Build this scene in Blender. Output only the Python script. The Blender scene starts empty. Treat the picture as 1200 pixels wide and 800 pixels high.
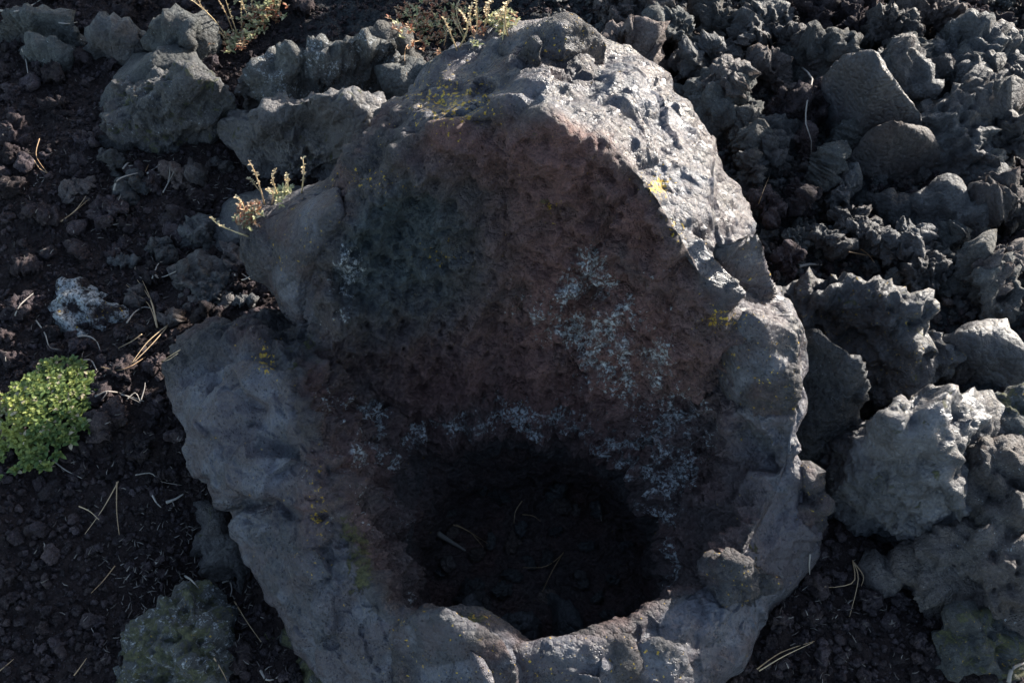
import bpy, bmesh, math, random
import numpy as np
from mathutils import Vector, Matrix

random.seed(7)
rng = np.random.default_rng(11)
scene = bpy.context.scene
COL = scene.collection
R = math.radians

# ------------------------------------------------------------------ camera, sky, sun, exposure
CAM_LOC = Vector((0.0, -1.15, 1.75))
LENS = 35.0
cam_d = bpy.data.cameras.new("camera")
cam = bpy.data.objects.new("camera", cam_d)
COL.objects.link(cam)
cam_d.lens = LENS
cam_d.sensor_width = 36.0
cam_d.clip_start = 0.02
cam_d.clip_end = 500.0
cam.location = CAM_LOC
cam.rotation_euler = (Vector((0, 0, 0)) - CAM_LOC).to_track_quat('-Z', 'Y').to_euler()
scene.camera = cam
CAM_Q = (Vector((0, 0, 0)) - CAM_LOC).to_track_quat('-Z', 'Y')
F = LENS / 36.0 * 1200.0

SUN_EL, SUN_AZ = R(14.3), R(47.0)
world = bpy.data.worlds.new("World")
scene.world = world
world.use_nodes = True
wn = world.node_tree.nodes
sky = wn.new('ShaderNodeTexSky')
sky.sky_type = 'NISHITA'
sky.sun_disc = False
sky.sun_elevation = SUN_EL
sky.sun_rotation = SUN_AZ
sky.altitude = 1500.0
sky.air_density = 1.0
sky.dust_density = 2.5
sky.ozone_density = 0.1
bg = wn['Background']
bg.inputs['Strength'].default_value = 0.13
world.node_tree.links.new(sky.outputs[0], bg.inputs[0])
sun_l = bpy.data.lights.new("sun", 'SUN')
sun_l.energy = 5.0
sun_l.angle = R(0.5)
sun_l.color = (1.0, 0.94, 0.86)
sun = bpy.data.objects.new("sun", sun_l)
COL.objects.link(sun)
sd = Vector((math.sin(SUN_AZ) * math.cos(SUN_EL), math.cos(SUN_AZ) * math.cos(SUN_EL), math.sin(SUN_EL)))
sun.rotation_euler = sd.to_track_quat('Z', 'Y').to_euler()
sun.location = sd * 20
vs = scene.view_settings
vs.view_transform = 'Standard'
vs.look = 'None'
vs.gamma = 1.0
vs.exposure = 1.88
scene.cycles.max_bounces = 5
scene.cycles.diffuse_bounces = 4

# ------------------------------------------------------------------ photo geometry helpers (a point of the photo at a known height)
def P(px, py, z):
    d = CAM_Q @ Vector(((px - 600.0) / F, (400.0 - py) / F, -1.0))
    t = (z - CAM_LOC.z) / d.z
    return CAM_LOC + d * t

_cm = np.array(CAM_Q.to_matrix(), dtype=np.float64)
def project(co):
    v = (co - np.array(CAM_LOC)) @ _cm
    return 600.0 + F * v[:, 0] / -v[:, 2], 400.0 - F * v[:, 1] / -v[:, 2]

# ------------------------------------------------------------------ vectorised noise
U = np.uint32
def _hash(ix, iy, iz, seed):
    h = ix.astype(U) * U(0x8da6b343)
    h ^= iy.astype(U) * U(0xd8163841)
    h ^= iz.astype(U) * U(0xcb1ab31f)
    h ^= U((seed * 0x9E3779B9) & 0xffffffff)
    h ^= h >> U(13); h *= U(0x85ebca6b); h ^= h >> U(16); h *= U(0xc2b2ae35); h ^= h >> U(15)
    return h

def perlin(p, scale, seed=0):
    q = (p * scale + 1000.0).astype(np.float32)
    i = np.floor(q).astype(np.int32)
    f = q - i
    u = f * f * f * (f * (f * 6 - 15) + 10)
    out = np.zeros(len(q), np.float32)
    for dx in (0, 1):
        wx = u[:, 0] if dx else 1 - u[:, 0]
        for dy in (0, 1):
            wy = u[:, 1] if dy else 1 - u[:, 1]
            for dz in (0, 1):
                wz = u[:, 2] if dz else 1 - u[:, 2]
                h = _hash(i[:, 0] + dx, i[:, 1] + dy, i[:, 2] + dz, seed)
                gx = (h & U(1023)).astype(np.float32) / 511.5 - 1
                gy = ((h >> U(10)) & U(1023)).astype(np.float32) / 511.5 - 1
                gz = ((h >> U(20)) & U(1023)).astype(np.float32) / 511.5 - 1
                out += wx * wy * wz * (gx * (f[:, 0] - dx) + gy * (f[:, 1] - dy) + gz * (f[:, 2] - dz))
    return out * 1.4

def fbm(p, scale, octaves=4, seed=0, gain=0.5, ridged=False):
    a, s, o, out = 1.0, scale, 0, 0.0
    for k in range(octaves):
        n = perlin(p, s, seed + k * 17)
        if ridged:
            n = 1 - 2 * np.abs(n)
        out = out + a * n
        a *= gain; s *= 2.03
    return out

def worley(p, scale, seed=0, ident=False):
    q = (p * scale + 1000.0).astype(np.float32)
    i = np.floor(q).astype(np.int32)
    f = q - i
    f1 = np.full(len(q), 9.0, np.float32); f2 = f1.copy()
    hid = np.zeros(len(q), U); cell = np.zeros((len(q), 3), np.float32)
    for dx in (-1, 0, 1):
        for dy in (-1, 0, 1):
            for dz in (-1, 0, 1):
                h = _hash(i[:, 0] + dx, i[:, 1] + dy, i[:, 2] + dz, seed)
                ox = dx + (h & U(1023)).astype(np.float32) / 1023 - f[:, 0]
                oy = dy + ((h >> U(10)) & U(1023)).astype(np.float32) / 1023 - f[:, 1]
                oz = dz + ((h >> U(20)) & U(1023)).astype(np.float32) / 1023 - f[:, 2]
                d = ox * ox + oy * oy + oz * oz
                m = d < f1
                f2 = np.where(m, f1, np.minimum(f2, d))
                f1 = np.where(m, d, f1)
                if ident:
                    hid = np.where(m, h, hid)
                    cell[m] = np.stack([ox, oy, oz], 1)[m]
    if ident:
        return np.sqrt(f1), np.sqrt(f2), hid, -cell / scale
    return np.sqrt(f1), np.sqrt(f2)

def facet(p, scale, seed, tilt=0.6):
    """broken-rock relief: every cell is a little tilted plane"""
    w = p + 0.13 / scale * np.stack([perlin(p, scale * 1.3, seed + 5), perlin(p, scale * 1.3, seed + 6), perlin(p, scale * 1.3, seed + 7)], 1)
    f1, f2, h, c = worley(w, scale, seed, True)
    h = _hash(h.view(np.int32), h.view(np.int32), h.view(np.int32), seed + 3)
    g = np.stack([(h & U(1023)).astype(np.float32) / 511.5 - 1, ((h >> U(10)) & U(1023)).astype(np.float32) / 511.5 - 1, ((h >> U(20)) & U(1023)).astype(np.float32) / 511.5 - 1], 1)
    lv = ((h >> U(5)) & U(255)).astype(np.float32) / 255 - 0.5
    return (1.3 * tilt * (g * c).sum(1) * scale + 0.3 * lv), (f2 - f1)

def lumps(p, scale, seed, octaves=3, gain=0.5):
    """cauliflower lava: domes with creases between, at several sizes"""
    a, s, out = 1.0, scale, 0.0
    for k in range(octaves):
        w = p + 0.3 / s * np.stack([perlin(p, s * 1.1, seed + 31 + k), perlin(p, s * 1.1, seed + 47 + k), perlin(p, s * 1.1, seed + 59 + k)], 1)
        f1, f2 = worley(w, s, seed + k * 7)
        out = out + a * (0.55 - f1 * f1)
        a *= gain; s *= 2.1
    return out

def _warp(p, scale, seed, k):
    return p + k / scale * np.stack([perlin(p, scale * 0.9, seed + 71), perlin(p, scale * 0.9, seed + 72), perlin(p, scale * 0.9, seed + 73)], 1)

def chips(p, scale, seed, n=5):
    """flat chips meeting in crisp unbroken edges"""
    r_ = np.random.default_rng(seed + 500); w = _warp(p, scale, seed, 0.45); out = 0.0
    for k in range(n):
        d = r_.normal(size=3); d /= np.linalg.norm(d); fr = 0.6 + 1.1 * r_.random()
        t_ = (w @ d) * scale * fr + r_.random()
        out = out + (np.abs(t_ - np.floor(t_) - 0.5) * 2 - 0.5) / fr
    return out / math.sqrt(n)

def ledges(p, scale, seed):
    """stepped breaks: a slow rise, then a sharp drop"""
    r_ = np.random.default_rng(seed + 900); d = r_.normal(size=3); d /= np.linalg.norm(d)
    t_ = (_warp(p, scale, seed, 0.9) @ d) * scale
    f = t_ - np.floor(t_)
    return f * (1 - sstep(0.86, 1.0, f)) - 0.45

def sstep(a, b, x):
    t = np.clip((x - a) / (b - a), 0, 1)
    return t * t * (3 - 2 * t)

# ------------------------------------------------------------------ mesh helpers
def mesh_from(name, verts, faces, mat=None, smooth=True, masks=None):
    me = bpy.data.meshes.new(name)
    verts = np.asarray(verts, np.float32); faces = np.asarray(faces, np.int32)
    n = faces.shape[1]
    me.vertices.add(len(verts)); me.vertices.foreach_set('co', verts.ravel())
    me.loops.add(faces.size); me.loops.foreach_set('vertex_index', faces.ravel())
    me.polygons.add(len(faces))
    me.polygons.foreach_set('loop_start', np.arange(0, faces.size, n, dtype=np.int32))
    if smooth:
        me.polygons.foreach_set('use_smooth', np.ones(len(faces), bool))
    me.update(calc_edges=True)
    if masks is not None:
        for nm, arr in masks.items():
            a = me.attributes.new(nm, 'FLOAT_COLOR', 'POINT')
            c = np.ones((len(verts), 4), np.float32); c[:, :3] = np.clip(arr, 0, 4)
            a.data.foreach_set('color', c.ravel())
    if mat: me.materials.append(mat)
    return me

def link(name, data, parent=None, loc=None):
    o = bpy.data.objects.new(name, data)
    COL.objects.link(o)
    if parent is not None: o.parent = parent
    if loc is not None: o.location = loc
    return o

def tag(o, label=None, cat=None, group=None, kind=None):
    if label: o['label'] = label
    if cat: o['category'] = cat
    if group: o['group'] = group
    if kind: o['kind'] = kind
    return o

def grid_faces(nu, nv, wrap_u=False):
    iu = np.arange(nu if wrap_u else nu - 1); iv = np.arange(nv - 1)
    a, b = np.meshgrid(iu, iv, indexing='ij')
    a2 = (a + 1) % nu
    return np.stack([a * nv + b, a2 * nv + b, a2 * nv + b + 1, a * nv + b + 1], -1).reshape(-1, 4)

def grid_normals(G, wrap_u):
    if wrap_u:
        du = np.roll(G, -1, 0) - np.roll(G, 1, 0)
    else:
        du = np.gradient(G, axis=0)
    dv = np.gradient(G, axis=1)
    n = np.cross(du, dv)
    return n / (np.linalg.norm(n, axis=-1, keepdims=True) + 1e-12)

class MB:
    """collects tubes, leaves and blades; build() links them as one mesh object"""
    def __init__(self): self.v = []; self.f = []; self.c = []
    def tube(self, pts, radii, sides=5, tint=(0, 0, 0)):
        pts = [Vector(p) for p in pts]; base = len(self.v)
        for i, p in enumerate(pts):
            t = (pts[min(i + 1, len(pts) - 1)] - pts[max(i - 1, 0)]).normalized()
            a = t.orthogonal().normalized(); b = t.cross(a)
            r = radii[i] if hasattr(radii, '__len__') else radii
            for k in range(sides):
                ang = 2 * math.pi * k / sides
                self.v.append(p + a * (r * math.cos(ang)) + b * (r * math.sin(ang))); self.c.append(tint)
        for i in range(len(pts) - 1):
            for k in range(sides):
                k2 = (k + 1) % sides
                self.f.append((base + i * sides + k, base + i * sides + k2, base + (i + 1) * sides + k2, base + (i + 1) * sides + k))
        for e in (0, len(pts) - 1):
            self.f.append(tuple(base + e * sides + k for k in (range(sides) if e else reversed(range(sides)))))
    def leaf(self, base, direction, up, length, width, tint=(0, 0, 0), cup=0.25):
        d = Vector(direction).normalized(); s = d.cross(Vector(up))
        if s.length < 1e-4: s = d.orthogonal()
        s.normalize(); n = s.cross(d)
        b = len(self.v)
        base = Vector(base)
        for (l, w, h) in ((0, 0.18, 0), (0.45, 1, 0.1), (0.8, 0.75, 0.02), (1.0, 0.0, -0.12)):
            c = base + d * (l * length) + n * (h * length)
            if w == 0:
                self.v.append(c); self.c.append(tint)
            else:
                self.v.append(c - s * (w * width / 2) + n * (cup * w * width / 2)); self.v.append(c); self.v.append(c + s * (w * width / 2) + n * (cup * w * width / 2))
                self.c += [tint] * 3
        for k in (0, 3):
            self.f += [(b + k, b + k + 1, b + k + 4, b + k + 3), (b + k + 1, b + k + 2, b + k + 5, b + k + 4)]
        self.f += [(b + 6, b + 7, b + 9), (b + 7, b + 8, b + 9)]
    def build(self, name, mat, parent=None, origin=None, smooth=True):
        o0 = Vector(origin) if origin is not None else Vector((0, 0, 0))
        me = bpy.data.meshes.new(name)
        me.from_pydata([tuple(v - o0) for v in self.v], [], self.f)
        if smooth: me.polygons.foreach_set('use_smooth', np.ones(len(me.polygons), bool))
        a = me.attributes.new('tint', 'FLOAT_COLOR', 'POINT')
        c = np.ones((len(self.v), 4), np.float32); c[:, :3] = np.array(self.c, np.float32)
        a.data.foreach_set('color', c.ravel())
        me.materials.append(mat)
        return link(name, me, parent)

# ------------------------------------------------------------------ materials
def _nodes(name):
    m = bpy.data.materials.new(name); m.use_nodes = True
    return m, m.node_tree, m.node_tree.nodes['Principled BSDF']

class NT:
    def __init__(self, nt): self.nt = nt
    def new(self, t, **kw):
        n = self.nt.nodes.new(t)
        for k, v in kw.items(): setattr(n, k, v)
        return n
    def ln(self, a, b): self.nt.links.new(a, b)
    def val(self, sock, v):
        if hasattr(v, 'is_linked') or hasattr(v, 'links'): self.ln(v, sock)
        else: sock.default_value = v
    def math(self, op, a, b=0.0, clamp=False):
        n = self.new('ShaderNodeMath', operation=op, use_clamp=clamp)
        self.val(n.inputs[0], a); self.val(n.inputs[1], b)
        return n.outputs[0]
    def noise(self, vec, scale, detail=4.0, rough=0.55, dist=0.0):
        n = self.new('ShaderNodeTexNoise')
        self.ln(vec, n.inputs['Vector']); n.inputs['Scale'].default_value = scale
        n.inputs['Detail'].default_value = detail; n.inputs['Roughness'].default_value = rough
        n.inputs['Distortion'].default_value = dist
        return n.outputs['Fac']
    def voro(self, vec, scale, feature='F1', out='Distance'):
        n = self.new('ShaderNodeTexVoronoi', feature=feature)
        self.ln(vec, n.inputs['Vector']); n.inputs['Scale'].default_value = scale
        return n.outputs[out]
    def ramp(self, fac, lo, hi):
        n = self.new('ShaderNodeMapRange', interpolation_type='SMOOTHSTEP')
        self.ln(fac, n.inputs['Value'])
        self.val(n.inputs['From Min'], lo); self.val(n.inputs['From Max'], hi)
        return n.outputs['Result']
    def mix(self, fac, a, b, blend='MIX'):
        n = self.new('ShaderNodeMix', data_type='RGBA', blend_type=blend)
        self.val(n.inputs[0], fac)
        self.val(n.inputs[6], (*a, 1) if isinstance(a, tuple) else a)
        self.val(n.inputs[7], (*b, 1) if isinstance(b, tuple) else b)
        return n.outputs[2]

def rock_material(name, ca, cb, brown, rough=0.8, bump=1.0, lichen0=0.0, moss0=0.0, vary=0.35, smooth_col=(0.074, 0.073, 0.078), pits=0.5, spec=0.5, orange0=0.15):
    m, nt, bs = _nodes(name)
    N = NT(nt)
    geo = N.new('ShaderNodeNewGeometry')
    pos = geo.outputs['Position']
    nz = N.new('ShaderNodeSeparateXYZ'); N.ln(geo.outputs['Normal'], nz.inputs[0])
    info = N.new('ShaderNodeObjectInfo')
    at = N.new('ShaderNodeAttribute', attribute_name='mask'); sp = N.new('ShaderNodeSeparateColor'); N.ln(at.outputs['Color'], sp.inputs[0])
    at2 = N.new('ShaderNodeAttribute', attribute_name='mask2'); sp2 = N.new('ShaderNodeSeparateColor'); N.ln(at2.outputs['Color'], sp2.inputs[0])
    brown_m, lich_m, moss_m = sp.outputs
    smooth_m, orange_m, teal_m = sp2.outputs
    orange_m = N.math('ADD', orange_m, orange0)
    n_big = N.noise(pos, 9.0, 5, 0.6)
    n_mid = N.noise(pos, 38.0, 8, 0.68, 0.4)
    n_fine = N.noise(pos, 170.0, 6, 0.7)
    n_grain = N.noise(pos, 620.0, 3, 0.6)
    v_mid = N.voro(pos, 95.0)
    v_pit = N.voro(pos, 170.0)
    # colour of the stone itself
    col = N.mix(N.ramp(n_mid, 0.32, 0.68), ca, cb)
    col = N.mix(N.math('MULTIPLY', N.ramp(n_big, 0.45, 0.7), 0.5), col, brown)
    col = N.mix(N.math('MULTIPLY', brown_m, N.ramp(n_big, 0.1, 0.55)), col, brown)
    col = N.mix(N.math('MULTIPLY', teal_m, 0.8), col, (0.050, 0.068, 0.074))
    sm = N.math('MULTIPLY', smooth_m, N.ramp(N.noise(pos, 14.0, 5, 0.6), 0.18, 0.42), True)
    scol = N.mix(N.ramp(n_fine, 0.3, 0.7), tuple(c * 0.9 for c in smooth_col), tuple(c * 1.12 for c in smooth_col))
    scol = N.mix(N.math('MULTIPLY', N.ramp(N.noise(pos, 6.5, 7, 0.62, 0.8), 0.46, 0.56), 0.85), scol, tuple(c * 0.36 for c in smooth_col))
    scol = N.mix(N.math('MULTIPLY', N.ramp(N.noise(pos, 9.0, 6, 0.64, 1.2), 0.42, 0.60), 0.9), scol, tuple(0.5 * a + 0.14 * b for a, b in zip(smooth_col, brown)))
    col = N.mix(sm, col, scol)
    r2 = N.math('FRACT', N.math('MULTIPLY', info.outputs['Random'], 7.31))
    col = N.mix(N.math('MULTIPLY', N.ramp(r2, 0.45, 1.0), 0.5 if vary > 0.2 else 0.0), col, brown)
    rnd = N.math('ADD', N.math('MULTIPLY', info.outputs['Random'], 2 * vary), 1 - vary)
    bri = N.math('MULTIPLY', rnd, N.math('MULTIPLY', N.math('ADD', N.math('MULTIPLY', n_grain, 1.5), 0.25), N.math('ADD', N.math('MULTIPLY', N.ramp(n_fine, 0.3, 0.7), 0.7), 0.65)))
    bri = N.math('ADD', N.math('MULTIPLY', bri, N.math('SUBTRACT', 1.0, N.math('MULTIPLY', sm, 0.65))), N.math('MULTIPLY', sm, 0.65))
    colv = N.new('ShaderNodeVectorMath', operation='SCALE'); N.ln(col, colv.inputs[0]); N.ln(bri, colv.inputs['Scale'])
    col = colv.outputs[0]
    # pale mineral flecks
    fleck = N.math('MULTIPLY', N.ramp(N.noise(pos, 330.0, 2, 0.5), 0.66, 0.74), N.math('SUBTRACT', 0.35, N.math('MULTIPLY', sm, 0.25)))
    col = N.mix(fleck, col, (0.22, 0.22, 0.23))
    # crusts of pale lichen, moss, orange lichen
    ln_ = N.noise(pos, 125.0, 7, 0.68, 0.3)
    lf = N.ramp(ln_, N.math('SUBTRACT', 0.80, N.math('MULTIPLY', N.math('ADD', lich_m, lichen0), 0.34)), N.math('SUBTRACT', 0.84, N.math('MULTIPLY', N.math('ADD', lich_m, lichen0), 0.34)))
    lf = N.math('MULTIPLY', lf, N.ramp(N.math('ADD', lich_m, lichen0), 0.0, 0.12))
    lf = N.math('MULTIPLY', lf, N.math('MULTIPLY', N.ramp(N.noise(pos, 19.0, 5, 0.65), 0.44, 0.56), N.ramp(n_fine, 0.34, 0.48)))
    lcol = N.mix(N.ramp(n_fine, 0.35, 0.65), (0.22, 0.24, 0.25), (0.62, 0.64, 0.65))
    col = N.mix(N.math('MULTIPLY', lf, 0.85), col, lcol)
    upf = N.ramp(nz.outputs[2], -0.1, 0.8)
    mo = N.math('ADD', moss_m, N.math('MULTIPLY', upf, moss0))
    mn = N.noise(pos, 30.0, 8, 0.7, 0.6)
    mf = N.ramp(mn, N.math('SUBTRACT', 0.80, N.math('MULTIPLY', mo, 0.36)), N.math('SUBTRACT', 0.855, N.math('MULTIPLY', mo, 0.36)))
    mf = N.math('MULTIPLY', mf, N.ramp(mo, 0.0, 0.1))
    mcol = N.mix(N.ramp(n_fine, 0.3, 0.7), (0.040, 0.046, 0.012), (0.15, 0.15, 0.04))
    col = N.mix(N.math('MULTIPLY', mf, 0.65), col, mcol)
    on = N.noise(pos, 120.0, 4, 0.6)
    of = N.ramp(on, N.math('SUBTRACT', 0.80, N.math('MULTIPLY', orange_m, 0.30)), N.math('SUBTRACT', 0.84, N.math('MULTIPLY', orange_m, 0.30)))
    of = N.math('MULTIPLY', of, N.ramp(orange_m, 0.0, 0.15))
    col = N.mix(of, col, N.mix(N.ramp(n_fine, 0.3, 0.7), (0.33, 0.17, 0.012), (0.45, 0.33, 0.05)))
    N.ln(col, bs.inputs['Base Color'])
    # gloss
    rr = N.math('ADD', N.math('MULTIPLY', sm, -(rough - 0.30)), rough)
    rr = N.math('ADD', rr, N.math('MULTIPLY', N.math('SUBTRACT', n_fine, 0.5), 0.3), True)
    N.ln(N.math('MAXIMUM', rr, lf), bs.inputs['Roughness'])
    bs.inputs['Specular IOR Level'].default_value = spec
    # relief
    rg = N.math('SUBTRACT', 1.0, N.math('MULTIPLY', sm, 0.74))
    h = N.math('ADD', N.math('MULTIPLY', n_mid, 1.6), N.math('MULTIPLY', n_fine, 0.8))
    h = N.math('SUBTRACT', h, N.math('MULTIPLY', N.math('POWER', v_mid, 2.0), 0.9))
    h = N.math('MULTIPLY', h, rg)
    h = N.math('SUBTRACT', h, N.math('MULTIPLY', N.ramp(v_pit, 0.32, 0.12), N.math('MULTIPLY', N.math('SUBTRACT', pits, N.math('MULTIPLY', sm, pits * 0.7)), N.ramp(n_mid, 0.4, 0.6))))
    h = N.math('ADD', h, N.math('MULTIPLY', N.math('MULTIPLY', n_grain, rg), 0.22))
    h = N.math('ADD', h, N.math('MULTIPLY', lf, 0.3))
    h = N.math('ADD', h, N.math('MULTIPLY', mf, N.math('MULTIPLY', n_grain, 1.0)))
    bp = N.new('ShaderNodeBump'); bp.inputs['Strength'].default_value = min(1.0, bump); bp.inputs['Distance'].default_value = 0.0125
    N.ln(h, bp.inputs['Height']); N.ln(bp.outputs[0], bs.inputs['Normal'])
    return m

M_MOLD = rock_material('mold_lava', (0.034, 0.033, 0.036), (0.078, 0.072, 0.073), (0.128, 0.065, 0.057), rough=0.72, smooth_col=(0.078, 0.079, 0.091), vary=0.0, pits=0.9, orange0=0.32, spec=0.3)
M_CLINK = rock_material('clinker_lava', (0.036, 0.037, 0.039), (0.088, 0.087, 0.087), (0.072, 0.054, 0.047), rough=0.66, lichen0=0.25, moss0=0.10, pits=0.9, spec=0.5)
M_SLAB = rock_material('smooth_basalt', (0.036, 0.037, 0.040), (0.072, 0.071, 0.074), (0.060, 0.047, 0.041), rough=0.62, lichen0=0.16, moss0=0.16, bump=0.8)
M_RED = rock_material('reddish_lava', (0.060, 0.050, 0.048), (0.125, 0.105, 0.098), (0.11, 0.070, 0.055), rough=0.85, lichen0=0.15, pits=0.8)
M_LICH = rock_material('lichened_lava', (0.042, 0.044, 0.043), (0.095, 0.099, 0.094), (0.075, 0.062, 0.052), rough=0.85, lichen0=0.5, moss0=0.35)
M_CIND = rock_material('cinder', (0.022, 0.0155, 0.016), (0.068, 0.055, 0.060), (0.068, 0.050, 0.048), rough=0.9, vary=0.45, pits=0.7, spec=0.15)
M_GRND = rock_material('cinder_ground', (0.016, 0.012, 0.013), (0.034, 0.026, 0.027), (0.036, 0.025, 0.023), rough=0.92, moss0=0.04, spec=0.12)

def plant_material(name, lo, hi, rough=0.6, trans=0.25):
    m, nt, bs = _nodes(name); N = NT(nt)
    at = N.new('ShaderNodeAttribute', attribute_name='tint'); sp = N.new('ShaderNodeSeparateColor'); N.ln(at.outputs['Color'], sp.inputs[0])
    geo = N.new('ShaderNodeNewGeometry')
    f = N.math('ADD', sp.outputs[0], N.math('MULTIPLY', N.math('SUBTRACT', N.noise(geo.outputs['Position'], 260.0, 3), 0.5), 0.5), True)
    col = N.mix(f, lo, hi)
    col = N.mix(sp.outputs[1], col, (0.30, 0.085, 0.05))
    col = N.mix(sp.outputs[2], col, (0.36, 0.30, 0.21))
    N.ln(col, bs.inputs['Base Color'])
    bs.inputs['Roughness'].default_value = rough
    bs.inputs['Specular IOR Level'].default_value = 0.3
    if trans:
        tr = N.new('ShaderNodeBsdfTranslucent'); N.ln(col, tr.inputs[0])
        mx = N.new('ShaderNodeMixShader'); mx.inputs[0].default_value = trans
        N.ln(bs.outputs[0], mx.inputs[1]); N.ln(tr.outputs[0], mx.inputs[2])
        N.ln(mx.outputs[0], nt.nodes['Material Output'].inputs['Surface'])
    return m
M_LEAF = plant_material('cushion_leaf', (0.066, 0.112, 0.034), (0.29, 0.30, 0.065))
M_SEDUM = plant_material('dry_plant_leaf', (0.17, 0.20, 0.09), (0.46, 0.43, 0.22))
M_STRAW = plant_material('dry_stalk', (0.30, 0.20, 0.09), (0.58, 0.47, 0.27), 0.7, 0.1)
M_TWIG = plant_material('bleached_twig', (0.07, 0.058, 0.05), (0.26, 0.235, 0.21), 0.85, 0.0)
M_NEEDLE = plant_material('pine_needle', (0.22, 0.115, 0.05), (0.42, 0.31, 0.19), 0.55, 0.05)

# ------------------------------------------------------------------ the tree mold: closed curves round the pit, photo point + height
CX, CY = 620.0, 600.0
C_OUT = [(640,22,.40),(700,35,.40),(752,62,.40),(800,125,.38),(850,190,.33),(885,268,.28),(912,352,.24),(938,385,.22),(940,470,.20),(935,545,.15),(955,590,.08),(945,645,.06),(900,705,.05),(870,765,.05),(830,815,.05),(740,880,.05),(620,900,.05),(490,880,.05),(385,805,.06),(335,745,.06),(302,668,.08),(284,636,.08),(262,588,.09),(236,562,.11),(215,520,.12),(193,455,.12),(225,402,.12),(292,388,.08),(345,372,.08),(338,345,.16),(308,295,.2),(305,255,.22),(345,235,.25),(400,215,.28),(440,180,.32),(470,125,.36),(520,75,.38),(565,45,.40),(600,28,.42)]
C_RIM = [(600,132,.52),(640,140,.53),(660,152,.52),(700,170,.50),(735,190,.48),(765,225,.47),(800,280,.44),(835,345,.38),(862,368,.34),(920,385,.30),(928,470,.27),(920,545,.22),(895,600,.20),(868,645,.19),(825,685,.18),(780,712,.18),(738,738,.19),(692,757,.20),(650,767,.20),(618,764,.20),(590,742,.22),(540,724,.24),(500,716,.25),(465,726,.25),(448,712,.25),(425,660,.26),(405,600,.28),(375,520,.28),(345,455,.27),(368,408,.20),(376,335,.26),(385,275,.32),(410,232,.36),(450,195,.40),(500,155,.46),(560,138,.50)]
C_MOUTH = [(610,492,.0),(700,508,.0),(762,560,.0),(795,625,.0),(800,690,.0),(770,745,.0),(720,795,.0),(650,810,.0),(560,800,.0),(500,770,.0),(470,715,.0),(448,640,.02),(440,570,.05),(462,520,.03),(520,494,.01)]
C_FLOOR = [(620,560,-.31),(695,575,-.31),(752,620,-.31),(765,700,-.31),(725,770,-.31),(640,800,-.31),(560,790,-.31),(508,730,-.31),(492,650,-.31),(535,590,-.31)]

def lift(p):
    """the crest stands high at the back and low at the front"""
    x, y, z = p
    return (x, y, z * (1.2 if y < 330 else 1.2 - 0.46 * min(1, (y - 330) / 250)) if z > 0.15 else z)
C_RIM = [lift(p) for p in C_RIM]; C_OUT = [lift(p) for p in C_OUT]

def curve(pts, th):
    a = np.array([math.atan2(CY - y, x - CX) for x, y, z in pts])
    w = np.array([list(P(*p)) for p in pts])
    o = np.argsort(a); a = a[o]; w = w[o]
    a = np.concatenate([a[-1:] - 2 * np.pi, a, a[:1] + 2 * np.pi]); w = np.concatenate([w[-1:], w, w[:1]])
    return np.stack([np.interp(th, a, w[:, k]) for k in range(3)], 1)

NU, NV = 880, 470
th = np.linspace(-np.pi, np.pi, NU, endpoint=False)
def smooth_ring(c, n):
    for _ in range(n): c = 0.25 * np.roll(c, 1, 0) + 0.5 * c + 0.25 * np.roll(c, -1, 0)
    return c
out_c = smooth_ring(curve(C_OUT, th), 6)
rim_c = smooth_ring(curve(C_RIM, th), 8)
mouth_c = smooth_ring(curve(C_MOUTH, th), 200)
floor_c = smooth_ring(curve(C_FLOOR, th), 80)
ctr = np.array(P(CX, CY, 0.0)); ctr2 = np.array(P(628, 668, -.32))
left_w = np.exp(-((np.abs(th) - np.pi * 0.92) / 0.75) ** 2)[:, None]          # the overhanging left lobe
def skirt(k_left, k_else, z):
    k = k_left * left_w + k_else * (1 - left_w)
    s = ctr + (out_c - ctr) * k
    s[:, 2] = z
    return s
mid_out = 0.5 * out_c + 0.5 * rim_c; mid_out[:, 2] += 0.028
q_out = 0.85 * out_c + 0.15 * rim_c; q_out[:, 2] += 0.018
mid_in = 0.5 * rim_c + 0.5 * mouth_c; mid_in[:, 2] -= 0.02
mid_w = 0.5 * mouth_c + 0.5 * floor_c
center = np.tile(ctr2, (NU, 1))
rows = [skirt(.84, .98, -.30), skirt(.86, 1.02, -.02), out_c, q_out, mid_out, rim_c, mid_in, mouth_c, mid_w, floor_c, 0.5 * floor_c + 0.5 * center, 0.98 * center + 0.02 * floor_c]
share = np.array([8, 30, 12, 48, 62, 95, 95, 42, 28, 26, 22], float)
keys = np.concatenate([[0], np.cumsum(share / share.sum())])
t = np.linspace(0, 1, NV)
RW = np.stack(rows, 1)
G = np.stack([np.stack([np.interp(t, keys, RW[i, :, k]) for k in range(3)], 1) for i in range(NU)], 0)
T = np.repeat(t[None], NU, 0)
for _ in range(5):
    G[:, 1:-1] = 0.25 * G[:, :-2] + 0.5 * G[:, 1:-1] + 0.25 * G[:, 2:]
nrm = grid_normals(G, True)
for _ in range(30):
    nrm = 0.5 * nrm + 0.25 * (np.roll(nrm, 1, 0) + np.roll(nrm, -1, 0))
    nrm[:, 1:-1] = 0.25 * nrm[:, :-2] + 0.5 * nrm[:, 1:-1] + 0.25 * nrm[:, 2:]
nrm /= np.linalg.norm(nrm, axis=-1, keepdims=True)
flat = G.reshape(-1, 3); nf = -nrm.reshape(-1, 3)
if (nf.reshape(G.shape)[:, int(NV * 0.3), 2].mean()) < 0: nf = -nf
tt = T.ravel()
k_out, k_rim, k_mouth, k_floor = keys[2], keys[5], keys[7], keys[9]
px, py = project(flat)
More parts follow.
